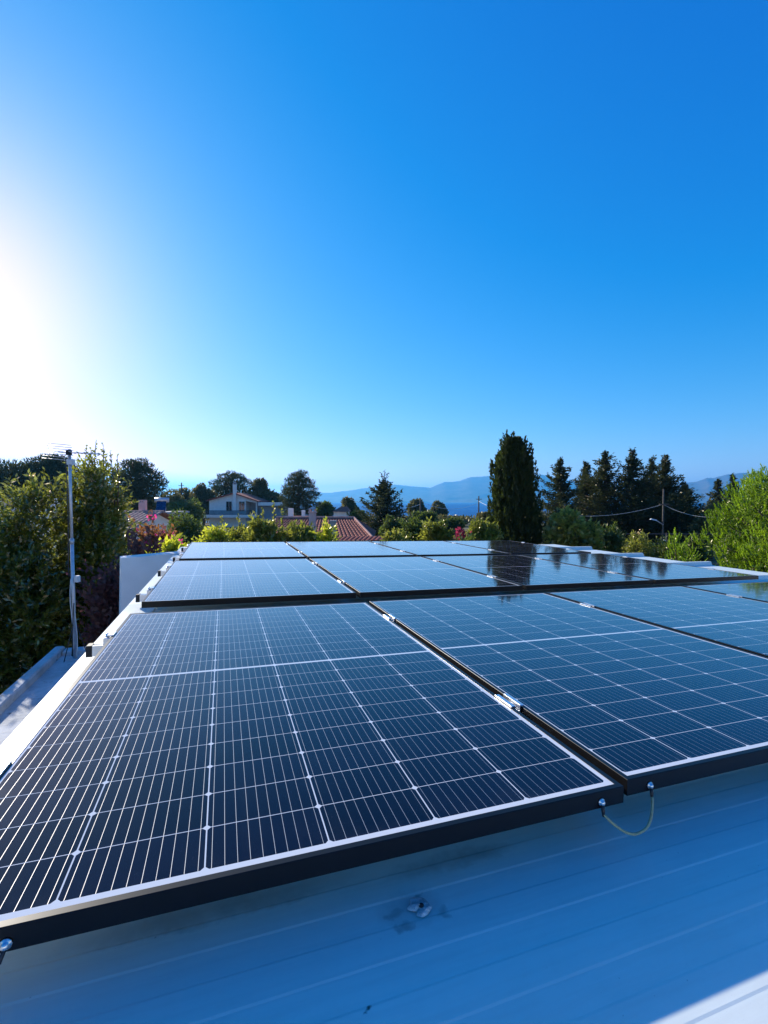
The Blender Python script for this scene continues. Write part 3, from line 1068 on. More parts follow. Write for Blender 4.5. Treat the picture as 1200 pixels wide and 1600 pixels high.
def cypress(label, y, seed):
    r = np.random.default_rng(seed)
    b = place(808, y)
    Ht = top_of(688, y) - b.z
    root = empty('cypress_tree', b, label=label, cat='cypress')
    sc = y / F
    # half widths left/right by picture row
    rows_v = [688, 700, 713, 720, 740, 770, 800, 830, 850, 900]
    left = [15, 22, 34, 37, 38, 41, 42, 43, 43, 42]
    right = [4, 10, 18, 22, 26, 29, 35, 40, 42, 42]
    n = 26000
    v = 688 + (900 - 688) * r.random(n) ** 1.0
    a = r.random(n) * 2 * math.pi
    lw = np.interp(v, rows_v, left) * sc; rw = np.interp(v, rows_v, right) * sc
    cxo = (rw - lw) / 2; hw = (rw + lw) / 2
    z = np.array([top_of(q, y) for q in v]) - b.z
    lob = 0.82 + 0.10 * np.sin(7 * a + 1.5 * np.sin(z * 0.9)) * np.cos(3 * a + z * 1.1) + 0.06 * np.sin(13 * a + z * 3.1)
    rad = hw * lob * (0.62 + 0.38 * r.random(n) ** 0.45) * (1 + 0.03 * r.normal(size=n))
    P = np.stack([cxo + rad * np.cos(a), rad * np.sin(a) * 0.95, z], -1)
    D = np.stack([np.cos(a) * 0.5, np.sin(a) * 0.5, np.full(n, 1.0)], -1) + r.normal(size=(n, 3)) * 0.3
    Ls = 0.20 * r.uniform(0.6, 1.4, n)
    V = [leaf_quads(P, D, Ls, Ls * 0.42, r)]
    # plume tips breaking the outline
    m = 150
    for i in range(m):
        vv = 688 + 190 * r.random()
        aa = r.random() * 2 * math.pi
        l_, r_ = np.interp(vv, rows_v, left) * sc, np.interp(vv, rows_v, right) * sc
        c = np.array([(r_ - l_) / 2 + (r_ + l_) / 2 * math.cos(aa) * 0.97, (r_ + l_) / 2 * math.sin(aa) * 0.95, top_of(vv, y) - b.z])
        k = 40
        t_ = r.random(k)
        PP = c + np.stack([r.normal(size=k) * 0.07 * (1 - t_), r.normal(size=k) * 0.07 * (1 - t_), t_ * 0.5], -1) + np.outer(t_, [math.cos(aa) * 0.10, math.sin(aa) * 0.10, 0])
        V.append(leaf_quads(PP, np.array([math.cos(aa) * 0.3, math.sin(aa) * 0.3, 1.0]) + r.normal(size=(k, 3)) * 0.3, 0.16, 0.06, r))
    trunk(root, Ht * 0.9, 0.2, [])
    np_quads('crown', np.concatenate(V), M['nd_cypress'], root)


def shoot_bush(name, label, cat, u0, u1, vtop, y, mat, seed, shoots=700, leaves=11, L=0.13, W=0.22, sl=0.35, m=16, low_frac=0.05, group=None, flowers=None, zbase=None, fr=(0.25, 0.4), ry=None, sprigs=()):
    """shrub made of leafy upright shoots"""
    r = np.random.default_rng(seed)
    b = place((u0 + u1) / 2, y)
    if zbase is not None: b.z = zbase
    Ht = top_of(vtop, y) - b.z
    R = (u1 - u0) / 2 / F * y
    root = empty(name, b, label=label, cat=cat, group=group)
    z0 = Ht * low_frac
    c = np.array([0, 0, (Ht + z0) / 2])
    RR = np.array([R, ry or R * 0.8, (Ht - z0) / 2]) * 0.93
    bl = sub_blobs(c, RR, m, r, fr, low=-0.95)
    bl.append((c, RR * 0.72))
    w = np.array([np.prod(q[1]) ** (2 / 3) for q in bl]); w /= w.sum()
    Vs = []
    tips = []
    k = r.choice(len(bl), shoots, p=w)
    for i in range(shoots):
        cc, cr = bl[k[i]]
        d = sphere_pts(1, r)[0]
        p0 = cc + d * cr * (0.55 + 0.45 * r.random() ** 0.5)
        ax = unit(d * 0.7 + np.array([0, 0, 0.9]) + r.normal(size=3) * 0.35)
        ln = sl * r.uniform(0.5, 1.25)
        t_ = np.linspace(0.05, 1, leaves)
        P = p0 + ax * (t_ * ln)[:, None]
        D = ax * 0.75 + unit(r.normal(size=(leaves, 3))) * 0.75
        Ls = L * r.uniform(0.7, 1.25, leaves)
        Vs.append(leaf_quads(P, D, Ls, Ls * W, r))
        tips.append(p0 + ax * ln)
    stems = MB()
    for (su, sv) in sprigs:
        tp = at(su, sv, y)
        tip = np.array([tp.x - b.x, 0, tp.z - b.z])
        base = tip + np.array([r.normal() * 0.05, 0, -0.85])
        stems.tube([tuple(base), tuple((base + tip) / 2 + np.array([0.02, 0, 0])), tuple(tip)], [0.012, 0.008, 0.004], 5)
        kk = 34
        t_ = np.linspace(0, 1, kk)
        P = base + (tip - base) * t_[:, None]
        D = np.array([0, 0, 0.7]) + unit(r.normal(size=(kk, 3))) * 0.8
        Vs.append(leaf_quads(P, D, L * 0.9 * (1.1 - 0.5 * t_), L * W * 1.2, r))
    for i in range(7):
        a = r.random() * 6.28
        q = bl[i % len(bl)][0]
        stems.tube([(0.12 * R * math.cos(a), 0.12 * R * math.sin(a), 0), tuple(q * np.array([0.5, 0.5, 0.5])), tuple(q)], [0.03 * R + 0.01, 0.02 * R + 0.006, 0.008], 6)
    stems.build('stems', M['bark'], root, True)
    np_quads('foliage', np.concatenate(Vs), M[mat] if isinstance(mat, str) else mat, root)
    if flowers:
        fm, nf, fl, per = flowers
        T = np.array(tips)
        sel = T[r.choice(len(T), nf, replace=False)]
        P = np.repeat(sel, per, 0) + r.normal(size=(nf * per, 3)) * fl * 0.6
        np_quads('flowers', leaf_quads(P, r.normal(size=(nf * per, 3)) + np.array([0, 0, 0.6]), fl, fl * 0.9, r), M[fm], root)
    return root


def candle_pine(name, label, uc, u_half, vtop, y, seed, shoots=900, group=None, cand=0.42, zlow=0.0, ry=None, n_inner=9000):
    """young pine covered in upright bright candles"""
    r = np.random.default_rng(seed)
    b = place(uc, y)
    Ht = top_of(vtop, y) - b.z
    R = u_half / F * y
    root = empty(name, b, label=label, cat='pine tree', group=group)
    Vs, Vi = [], []
    limbs = []
    nb = 34 if u_half < 60 else 70
    heads = []
    for i in range(nb):
        s = (i + 0.5) / nb
        z = Ht * (0.12 + 0.72 * s)
        rr = R * max(0.45, 1 - abs((s - 0.58) / 0.56) ** 2.2 * 0.72)
        a = i * 2.399 + r.normal() * 0.2
        k_ = 0.62 if u_half < 60 else r.uniform(0.5, 0.78)
        q = np.array([rr * k_ * math.cos(a), rr * k_ * math.sin(a), z])
        heads.append((q, np.array([rr * 0.42, rr * 0.42, 0.11 * Ht]) * (1 if u_half < 60 else 0.72)))
        limbs.append((z * 0.85, tuple(q), 0.03 * R))
    heads.append((np.array([0, 0, Ht * 0.86]), np.array([R * 0.35, R * 0.35, Ht * 0.09])))
    k = r.integers(0, len(heads), shoots)
    for i in range(shoots):
        cc, cr = heads[k[i]]
        d = sphere_pts(1, r)[0]
        if d[2] < -0.25: d[2] *= -0.5
        p0 = cc + d * cr * r.uniform(0.75, 1.05)
        ax = unit(np.array([d[0] * 0.5, d[1] * 0.5, 1.0]) + r.normal(size=3) * 0.16)
        ln = cand * r.uniform(0.55, 1.15)
        m = 46
        t_ = r.random(m)
        P = p0 + ax * (t_ * ln)[:, None]
        D = ax * 0.95 + unit(r.normal(size=(m, 3))) * 0.5
        Ls = 0.066 * r.uniform(0.7, 1.2, m) * (cand / 0.42) ** 0.5 * (1.15 - 0.5 * t_)
        Vs.append(leaf_quads(P, D, Ls, Ls * 0.42, r))
    V2 = blob_leaves([(q[0], q[1] * 0.8) for q in heads], n_inner, r, 0.10, 0.34, 0.4, 1, 0.6, 0.2)
    trunk(root, Ht * 0.88, 0.05 * R + 0.03, limbs)
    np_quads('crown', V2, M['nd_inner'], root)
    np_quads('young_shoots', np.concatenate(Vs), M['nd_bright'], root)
    return root


# ------------------------------------------------------------------ bushes beside the roof, left
shoot_bush('oleander_bush', 'tall sunlit oleander left of the aerial mast with pale pink flowers', 'bush', -90, 128, 738, 6.6, 'lf_oleander', 11,
           shoots=5200, leaves=12, L=0.085, W=0.36, sl=0.26, m=34, flowers=('petal', 90, 0.03, 5), zbase=0.0)
shoot_bush('oleander_bush', 'tallest dark oleander right behind the aerial mast with thin sprigs on top', 'bush', 74, 228, 706, 7.4, 'lf_oleander', 12,
           shoots=4600, leaves=12, L=0.085, W=0.36, sl=0.26, m=30, flowers=('petal', 50, 0.026, 5), zbase=0.0,
           sprigs=((150, 690), (161, 694), (135, 698), (172, 706), (183, 712), (142, 702)))
shoot_bush('bougainvillea_bush', 'dark purplish bougainvillea between the oleander and the white parapet wall', 'bush', 142, 246, 830, 6.1, 'lf_purple', 13,
           shoots=2600, leaves=12, L=0.075, W=0.6, sl=0.4, m=18, zbase=0.0)
shoot_bush('bougainvillea_bush', 'reddish bougainvillea with magenta flowers below the pale tiled roof', 'bush', 202, 274, 831, 9.5, 'lf_red', 14,
           low_frac=0.5, shoots=900, leaves=11, L=0.085, W=0.6, sl=0.4, m=12, flowers=('magenta', 55, 0.075, 10), zbase=0.0)
shoot_bush('garden_shrub', 'bright yellow green leafy shrub just above the white parapet wall', 'shrub', 228, 296, 848, 8.4, 'lf_yellow', 15,
           low_frac=0.6, shoots=520, leaves=10, L=0.17, W=0.4, sl=0.3, m=10, zbase=0.0)
shoot_bush('bougainvillea_bush', 'small magenta flowering bougainvillea left of the yellow green hedge', 'bush', 258, 298, 834, 11.5, 'lf_green', 16,
           low_frac=0.5, shoots=420, leaves=9, L=0.10, W=0.5, sl=0.3, m=6, flowers=('magenta', 60, 0.085, 10), zbase=0.0)

# ------------------------------------------------------------------ hedge shrubs behind the farthest row
for (u0, u1, vt, y, sd_, lab, sh, ml) in (
        (312, 352, 823, 15.0, 21, 'young bright yellow green shrub at the left end of the hedge', 420, 'lf_yellow'),
        (338, 402, 825, 16.0, 22, 'yellow green hedge shrub below the white gabled house', 700, 'lf_hedge'),
        (388, 446, 812, 15.0, 23, 'tallest yellow green hedge shrub with long upright sprigs', 900, 'lf_hedge'),
        (432, 505, 818, 15.5, 24, 'low yellow green hedge shrub left of the pinkish chimney', 800, 'lf_hedge'),
        (503, 517, 822, 15.0, 25, 'slender bright green plant between the chimney and the grey pillar', 160, 'lf_yellow')):
    spr = ()
    if sd_ == 23: spr = ((428, 784), (410, 795), (440, 797))
    if sd_ == 22: spr = ((346, 806), (372, 804))
    shoot_bush('garden_shrub', lab, 'shrub', u0, u1, vt, y, ml, sd_, shoots=int(sh * 1.7), leaves=11, L=0.14, W=0.42, sl=0.42, m=14, low_frac=0.45, zbase=0.0, sprigs=spr)

for (u0, u1, vt, y, sd_, lab, sh, ml) in (
        (600, 640, 832, 17.0, 31, 'low green shrub right of the red tiled roof', 420, 'lf_hedge'),
        (628, 672, 816, 19.0, 32, 'round green shrub with a dark middle left of the bougainvillea hedge', 520, 'lf_green'),
        (660, 706, 822, 18.0, 33, 'green garden shrub just left of the dull magenta bougainvillea', 520, 'lf_hedge'),
        (735, 775, 812, 18.0, 35, 'olive green shrub touching the left side of the cypress', 520, 'lf_hedge'),
        (714, 738, 846, 15.0, 36, 'low green shrub in front of the dull magenta bougainvillea', 380, 'lf_green')):
    shoot_bush('garden_shrub', lab, 'shrub', u0, u1, vt, y, ml, sd_, shoots=int(sh * 1.7), leaves=11, L=0.15, W=0.42, sl=0.42, m=14, low_frac=0.45, zbase=0.0)
shoot_bush('bougainvillea_bush', 'dull magenta bougainvillea left of the tall cypress', 'bush', 702, 750, 826, 16.5, 'maroon', 34,
           shoots=620, leaves=10, L=0.12, W=0.7, sl=0.35, m=12, zbase=0.0)

# ------------------------------------------------------------------ cypress, conifers, right side
cypress('single tall dark columnar cypress right of the sea view', 24.0, 41)
conf = [(836, 914, 716, 42, 51, 'dark conifer just right of the cypress, leftmost of the conifer group'),
        (882, 948, 722, 45, 52, 'narrow dark conifer second from left in the conifer group'),
        (898, 990, 706, 42, 53, 'pointed dark conifer in the middle of the conifer group'),
        (940, 1034, 704, 41, 54, 'tallest dark conifer of the conifer group'),
        (976, 1060, 716, 46, 55, 'dark conifer behind the tallest one of the group'),
        (1000, 1076, 712, 41, 56, 'broad dark conifer at the right of the conifer group'),
        (1046, 1094, 756, 43, 57, 'low dark conifer at the right end of the conifer group')]
for u0, u1, vt, y, sd_, lab in conf:
    conifer('conifer_tree', lab, u0 - 9, u1 + 9, vt, y, sd_, group='conifers right of the cypress', power=1.0, levels=17, per=190, L=0.24, n_br=10, gaps=0.26)
for (u0, u1, vt, y, sd_, lab) in ((1108, 1134, 750, 75, 58, 'small far conifer left of the bright pine'), (1132, 1156, 742, 75, 59, 'far conifer just behind the top of the bright pine')):
    conifer('conifer_tree', lab, u0, u1, vt, y, sd_, group='conifers right of the cypress', power=0.8, levels=16, per=40, L=0.4)
broadleaf('citrus_tree', 'glossy leaved tree in front of the dark conifers beside the cypress', 'tree', 846, 940, 792, 22.0, M['lf_glossy'], 6500, 0.25, 0.6, 61, 18, 0.1)
for (u0, u1, vt, y, sd_, lab, ml) in ((925, 975, 822, 26.0, 62, 'dark green shrub right of the glossy leaved tree', 'lf_green'),
                                      (968, 1030, 838, 27.0, 63, 'low shrub with pale flower heads left of the lamp pole', 'lf_hedge'),
                                      (1022, 1062, 846, 24.0, 64, 'low dark shrub at the foot of the lamp pole', 'lf_green'),
                                      (1070, 1110, 840, 26.0, 65, 'dark shrub between the young pines and the bright pine', 'lf_green')):
    shoot_bush('garden_shrub', lab, 'shrub', u0, u1, vt, y, ml, sd_, shoots=420, leaves=10, L=0.2, W=0.35, sl=0.5, m=12, zbase=0.0,
               flowers=('petal', 8, 0.10, 8) if sd_ == 63 else None)
candle_pine('pine_tree', 'big bright green young pine at the right edge with upright shoots', 1236, 120, 706, 12.5, 71, 5200, cand=0.26, n_inner=24000)
candle_pine('pine_tree', 'small bright young pine right of the lamp pole', 1058, 17, 820, 15.0, 72, 170, cand=0.34, n_inner=900)
candle_pine('pine_tree', 'smallest bright young pine beside the foot of the big bright pine', 1084, 15, 849, 14.0, 73, 120, cand=0.28, n_inner=700)

# ------------------------------------------------------------------ trees on the left and in the middle distance
pine('pine_tree', 'large umbrella pine on the left skyline behind the oleander', 30, 128, 711, 62, 81, 16000, low_frac=0.45, m=30, L=0.5)
pine('pine_tree', 'broad pine at the left edge behind the white house corner', -70, 60, 722, 58, 82, 15000, low_frac=0.4, m=28, L=0.5)
pine('pine_tree', 'wind shaped pine with open branches right of the oleander', 172, 252, 717, 60, 83, 13000, low_frac=0.35, m=24, L=0.45)
pine('pine_tree', 'dark round pine right of the white gabled house', 437, 497, 733, 66, 84, 15000, 'nd_dark', low_frac=0.22, m=22, L=0.34)
pine('pine_tree', 'dark pine with two stacked crowns above the white gabled house', 333, 394, 737, 100, 85, 9000, low_frac=0.35, m=20, L=0.6)
broadleaf('broadleaf_tree', 'dark tree right of the chimney of the white gabled house', 'tree', 384, 428, 747, 98, M['lf_olive'], 6000, 0.5, 0.5, 86, 12)
conifer('conifer_tree', 'dark conifer with a bare pale top sprig in front of the sea', 552, 648, 752, 48, 87, levels=20, n_br=10, per=120, low_frac=0.05, power=0.8, L=0.28, gaps=0.2, uc=600, sprig=735)

mid = [(228, 300, 768, 75, 101, 'hazy olive tree on the left ridge right of the open branched pine', 'lf_olive'),
       (256, 322, 778, 55, 102, 'dark round tree right of the solar water heater', 'lf_green'),
       (248, 324, 786, 25, 103, 'dark bushy tree below the round tree near the hedge', 'lf_green'),
       (296, 340, 756, 92, 104, 'olive coloured tree left of the stacked crown pine', 'lf_olive'),
       (186, 246, 770, 80, 105, 'olive tree behind the pink chimney', 'lf_olive'),
       (268, 318, 766, 95, 106, 'hazy ridge tree behind the thin pole', 'lf_olive'),
       (418, 446, 768, 95, 107, 'small dark tree between the gabled house and the round pine', 'lf_olive'),
       (488, 524, 781, 80, 108, 'low dark tree right of the round pine', 'lf_green'),
       (530, 562, 778, 90, 109, 'dark round tree in front of the strait of sea', 'lf_olive'),
       (545, 580, 796, 60, 110, 'small green tree between the far orange roof and the sprig topped conifer', 'lf_green'),
       (632, 668, 780, 110, 111, 'round olive tree on the shore slope beside the wire pole', 'lf_olive'),
       (672, 700, 786, 130, 112, 'rounded shore tree in front of the sea', 'lf_olive'),
       (636, 690, 797, 60, 113, 'green tree below the shore trees', 'lf_green'),
       (676, 728, 808, 50, 114, 'low green tree in front of the open sea', 'lf_green'),
       (742, 775, 800, 75, 115, 'olive tree beside the second wire pole', 'lf_olive'),
       (596, 640, 806, 42, 116, 'green tree right of the grey gabled house', 'lf_green'),
       (130, 205, 785, 45, 117, 'dark tree behind the right side of the oleander', 'lf_olive'),
       (0, 70, 790, 38, 118, 'dark tree behind the sunlit oleander', 'lf_olive'),
       (1085, 1140, 790, 36, 119, 'dark tree behind the left flank of the big bright pine', 'lf_olive'),
       (1150, 1230, 770, 40, 120, 'dark tree hidden behind the middle of the big bright pine', 'lf_olive')]
for u0, u1, vt, y, sd_, lab, ml in mid:
    broadleaf('broadleaf_tree', lab, 'tree', u0, u1, vt, y, M[ml], 6500, 0.0042 * y + 0.05, 0.55, sd_, 16, 0.12, group='garden and ridge trees behind the roof')


def far_wood():
    """the far slope down to the sea, covered in scrub and tree tops that read as one mass"""
    r = np.random.default_rng(77)
    Vs = []
    cnt = 0
    while cnt < 420:
        y = r.uniform(85, 330)
        u = r.uniform(-200, 1400)
        x = (u - 600) / F * y
        if 470 < u < 800 and y < 120 and r.random() < 0.5: continue
        h = r.uniform(3.0, 5.2)
        if u < 330 or u > 1020: h += r.uniform(0, 4)
        z = zg(x, y)
        if 480 < u < 800:
            lim = 4.6 - 0.033 * y - z if y < 150 else 4.6 - 0.033 * y - z
            h = min(h, max(0.8, lim))
        R = r.uniform(2.2, 4.2)
        bl = sub_blobs((x, y, z + h * 0.45), (R, R, h * 0.55), 6, r, (0.35, 0.55))
        Vs.append(blob_leaves(bl, 420, r, 0.6, 0.6, 0.4))
        cnt += 1
    o = np_quads('far_wood', np.concatenate(Vs), M['lf_olive'])
    tag(o, 'dense scrub and low tree tops covering the far slope above the sea', 'wood', kind='stuff')


far_wood()

# ------------------------------------------------------------------ houses
def tiled_slope(name, p00, p10, p01, p11, mat, parent, pitch=0.24, row=0.36, amp=0.035):
    """ribbed clay tile surface between eave p00-p10 and ridge p01-p11"""
    p00, p10, p01, p11 = map(lambda p: np.array(p, float), (p00, p10, p01, p11))
    Wd = np.linalg.norm(p10 - p00); Ls = np.linalg.norm(p01 - p00)
    K = int(Wd / pitch) * 6 + 1
    Rn = max(2, int(Ls / row))
    nrm = unit(np.cross(p10 - p00, p01 - p00))
    rows = []
    xs = np.linspace(0, 1, K)
    wave = np.abs(np.sin(xs * int(Wd / pitch) * math.pi)) ** 0.7 * amp
    for j in range(Rn):
        for s, lift in ((j / Rn, 0.022), ((j + 0.97) / Rn, 0.0)):
            a = p00 + (p01 - p00) * s; b = p10 + (p11 - p10) * s
            P = a + (b - a) * xs[:, None] + nrm * (wave + lift + 0.02)[:, None]
            rows.append(P)
    o = grid_mesh(name, np.array(rows), mat, parent, smooth=False)
    return o


def window(parent, x, z, w, h, y, M_=None, depth=0.06):
    f = MB()
    t_ = 0.06
    f.box(x - w / 2 - t_, x + w / 2 + t_, y - depth, y + 0.02, z + h / 2, z + h / 2 + t_, M_)
    f.box(x - w / 2 - t_, x + w / 2 + t_, y - depth - 0.04, y + 0.02, z - h / 2 - t_, z - h / 2, M_)
    f.box(x - w / 2 - t_, x - w / 2, y - depth, y + 0.02, z - h / 2, z + h / 2, M_)
    f.box(x + w / 2, x + w / 2 + t_, y - depth, y + 0.02, z - h / 2, z + h / 2, M_)
    f.box(x - 0.025, x + 0.025, y - depth + 0.02, y + 0.01, z - h / 2, z + h / 2, M_)
    fo = f.build('window', M['cable'], parent)
    MB().box(x - w / 2, x + w / 2, y - 0.018, y - 0.004, z - h / 2, z + h / 2, M_).build('pane', M['pane'], fo)
    return fo


def chimney(parent, x, y, z0, z1, w, mat, cap=True):
    c = MB().bevbox(x - w / 2, x + w / 2, y - w / 2, y + w / 2, z0, z1, 0.01).build('chimney', mat, parent)
    if cap:
        b = MB()
        b.bevbox(x - w * 0.62, x + w * 0.62, y - w * 0.62, y + w * 0.62, z1 + 0.001, z1 + 0.06, 0.01)
        for sx in (-1, 1):
            for sy in (-1, 1):
                b.box(x + sx * w * 0.4 - 0.04, x + sx * w * 0.4 + 0.04, y + sy * w * 0.4 - 0.04, y + sy * w * 0.4 + 0.04, z1 + 0.061, z1 + 0.24)
        b.raw([(x - w * .6, y - w * .6, z1 + .241), (x + w * .6, y - w * .6, z1 + .241), (x + w * .6, y + w * .6, z1 + .241), (x - w * .6, y + w * .6, z1 + .241), (x, y, z1 + .40)],
              [(0, 3, 2, 1), (0, 1, 4), (1, 2, 4), (2, 3, 4), (3, 0, 4)])
        b.build('chimney_cap', M['grey_wall'] if mat is not M['pink_wall'] else mat, c)
    return c


def white_gabled_house():
    y = 86.0
    s = y / F
    b = place(364, y)
    root = empty('gabled_house', b, label='white gabled house with a balcony and tall chimney on the left ridge', cat='house')
    X = lambda u: (u - 364) * s
    Zv = lambda v: top_of(v, y) - b.z
    ze, zp, zb = Zv(781.5), Zv(770.5), Zv(806)
    x0, x1 = X(327), X(384)
    x2 = X(402)
    xp = X(367)
    D = 8.0
    # solid gable up to the porch, then the open porch corner
    zr = lambda x: zp - (zp - ze) * abs(x - xp) / (xp - X(326)) if x < xp else zp - (zp - Zv(782.5)) * (x - xp) / (x2 - xp)
    MB().prism([(x0, 0), (x1, 0), (x1, zr(x1) - 0.12), (xp, zp - 0.12), (x0, zr(x0) - 0.12)], 0, D).build('wall', M['white_wall'], root)
    MB().prism([(x1 + 0.01, zr(x1) - 0.75), (x2 - 0.05, zr(x2) - 0.45), (x2 - 0.05, zr(x2) - 0.14), (x1 + 0.01, zr(x1) - 0.14)], 0.02, 0.2).build('porch_beam', M['white_wall'], root)
    MB().box(x2 - 0.28, x2 - 0.06, 0.02, 0.2, zb, zr(x2) - 0.44).build('porch_post', M['white_wall'], root)
    MB().box(x1 + 0.01, x2, 2.6, D, 0, zr(x2) - 0.14).build('porch_wall', M['grey_wall'], root)
    for (a, c) in ((X(323.5), xp), (xp, X(404.5))):
        za, zc = zr(a) if a < xp else zp, zp if c == xp else zr(c)
        MB().prism([(a, za - 0.11), (c, zc - 0.11), (c, zc + 0.08), (a, za + 0.08)], -0.5, D + 0.3).build('roof', M['tile'], root)
    window(root, X(358), Zv(791), 1.0, 1.7, 0)
    window(root, X(378), Zv(791), 1.0, 1.7, 0)
    chimney(root, X(368), -0.35, Zv(806), Zv(757), 0.55, M['white_wall'])
    # balcony slab and railing
    bx0, bx1 = X(323), X(402)
    MB().box(bx0, bx1, -1.6, -0.002, Zv(808.5), Zv(804)).build('balcony_slab', M['white_wall'], root)
    r = MB()
    r.box(bx0, bx1, -1.58, -1.52, Zv(797.3) - 0.06, Zv(797.3))
    r.box(bx0, bx1, -1.57, -1.53, Zv(803.3), Zv(803.3) + 0.05)
    n = 46
    for i in range(n + 1):
        x = bx0 + (bx1 - bx0) * i / n
        r.box(x - 0.055, x + 0.055, -1.575, -1.525, Zv(804), Zv(797.3) - 0.06)
    r.build('balcony_railing', M['rail_dark'], root)
    # low flat annex on the right
    ax0, ax1 = X(404.6), X(443)
    MB().box(ax0, ax1, 1.0, D, 0, Zv(790) - 0.002).build('annex_wall', M['grey_wall'], root)
    MB().box(ax0, ax1 + 0.3, -0.6, D + 0.2, Zv(790), Zv(785)).build('annex_roof', M['white_wall'], root)


white_gabled_house()


def pale_tiled_house():
    y = 30.0
    s = y / F
    b = place(222, y)
    root = empty('tiled_house', b, label='house with a faded red tiled roof and pink chimney right of the oleander', cat='house')
    X = lambda u: (u - 222) * s
    Zv = lambda v, yy=y: top_of(v, yy) - b.z
    # slope facing the camera, ridge farther back
    zr = top_of(800.5, y) - b.z
    ze = zr - 0.95
    x0, x1 = X(150), X(256)
    MB().box(x0 + 0.3, x1 - 0.5, -3.2, 3.2, 0, ze - 0.05).build('wall', M['white_wall'], root)
    tiled_slope('roof', (x0, -3.6, ze), (x1 - 0.1, -3.6, ze), (x0, 0, zr), (x1, 0, zr), M['tile_pale'], root, 0.26, 0.4, 0.06)
    tiled_slope('roof', (x1, 3.6, ze), (x0, 3.6, ze), (x1, 0.02, zr), (x0, 0.02, zr), M['tile_pale'], root, 0.26, 0.4, 0.06)
    MB().prism([(x1 - 0.55, ze - 0.05), (x1 - 0.5, ze - 0.05), (x1 - 0.5, ze), (x1 - 0.55, ze)], -3.2, 3.2).build('eave', M['white_wall'], root)
    MB().raw([(x1 - 0.5, -3.2, ze - 0.05), (x1 - 0.5, 3.2, ze - 0.05), (x1 - 0.5, 0, zr - 0.05)], [(0, 1, 2)]).build('gable_wall', M['white_wall'], root)
    MB().tube([(x0, 0, zr + 0.03), (x1, 0, zr + 0.03)], 0.10, 8).build('ridge_tiles', M['tile_pale'], root)
    c = chimney(root, X(214.5), 0.7, zr - 0.6, Zv(785, y), 0.38, M['pink_wall'], False)
    k = MB()
    for i in range(3):
        xx = X(214.5) + (i - 1) * 0.15
        k.bevbox(xx - 0.05, xx + 0.05, 0.7 - 0.18, 0.7 + 0.18, Zv(785, y) + 0.001, Zv(781, y), 0.01)
    k.build('chimney_cap', M['pink_wall'], c)


pale_tiled_house()


def solar_heater():
    y = 38.0
    b = place(251, y)
    s = y / F
    z = top_of(800, y)
    root = empty('flat_roofed_house', (b.x, y + 1.5, b.z), label='low grey flat roofed house carrying the solar water heater', cat='house')
    MB().box(-0.9, 0.5, -1.8, 2.5, 0, z - b.z - 0.16).build('wall', M['grey_wall'], root)
    MB().box(-1.0, 0.6, -2.0, 2.7, z - b.z - 0.159, z - b.z).build('roof_slab', M['grey_wall'], root)
    h = empty('solar_water_heater', (b.x, y, z), 0.35, 'dark blue solar water heater panel standing on a roof above the faded tiles', 'water heater')
    Mx = Matrix.Rotation(math.radians(42), 4, 'X')
    MB().bevbox(-0.36, 0.36, 0, 1.25, 0.02, 0.10, 0.01, Mx).build('collector', M['heater'], h)
    MB().tube([(-0.55, 0.98, 0.98), (0.55, 0.98, 0.98)], 0.19, 14).build('tank', M['galv'], h, True)
    f = MB()
    for x in (-0.3, 0.3):
        f.tube([(x, 0, 0.002), (x, 1.0, 0.8)], 0.02, 6)
        f.tube([(x, 1.0, 0.002), (x, 1.0, 0.8)], 0.02, 6)
    f.build('stand', M['galv'], h)


solar_heater()


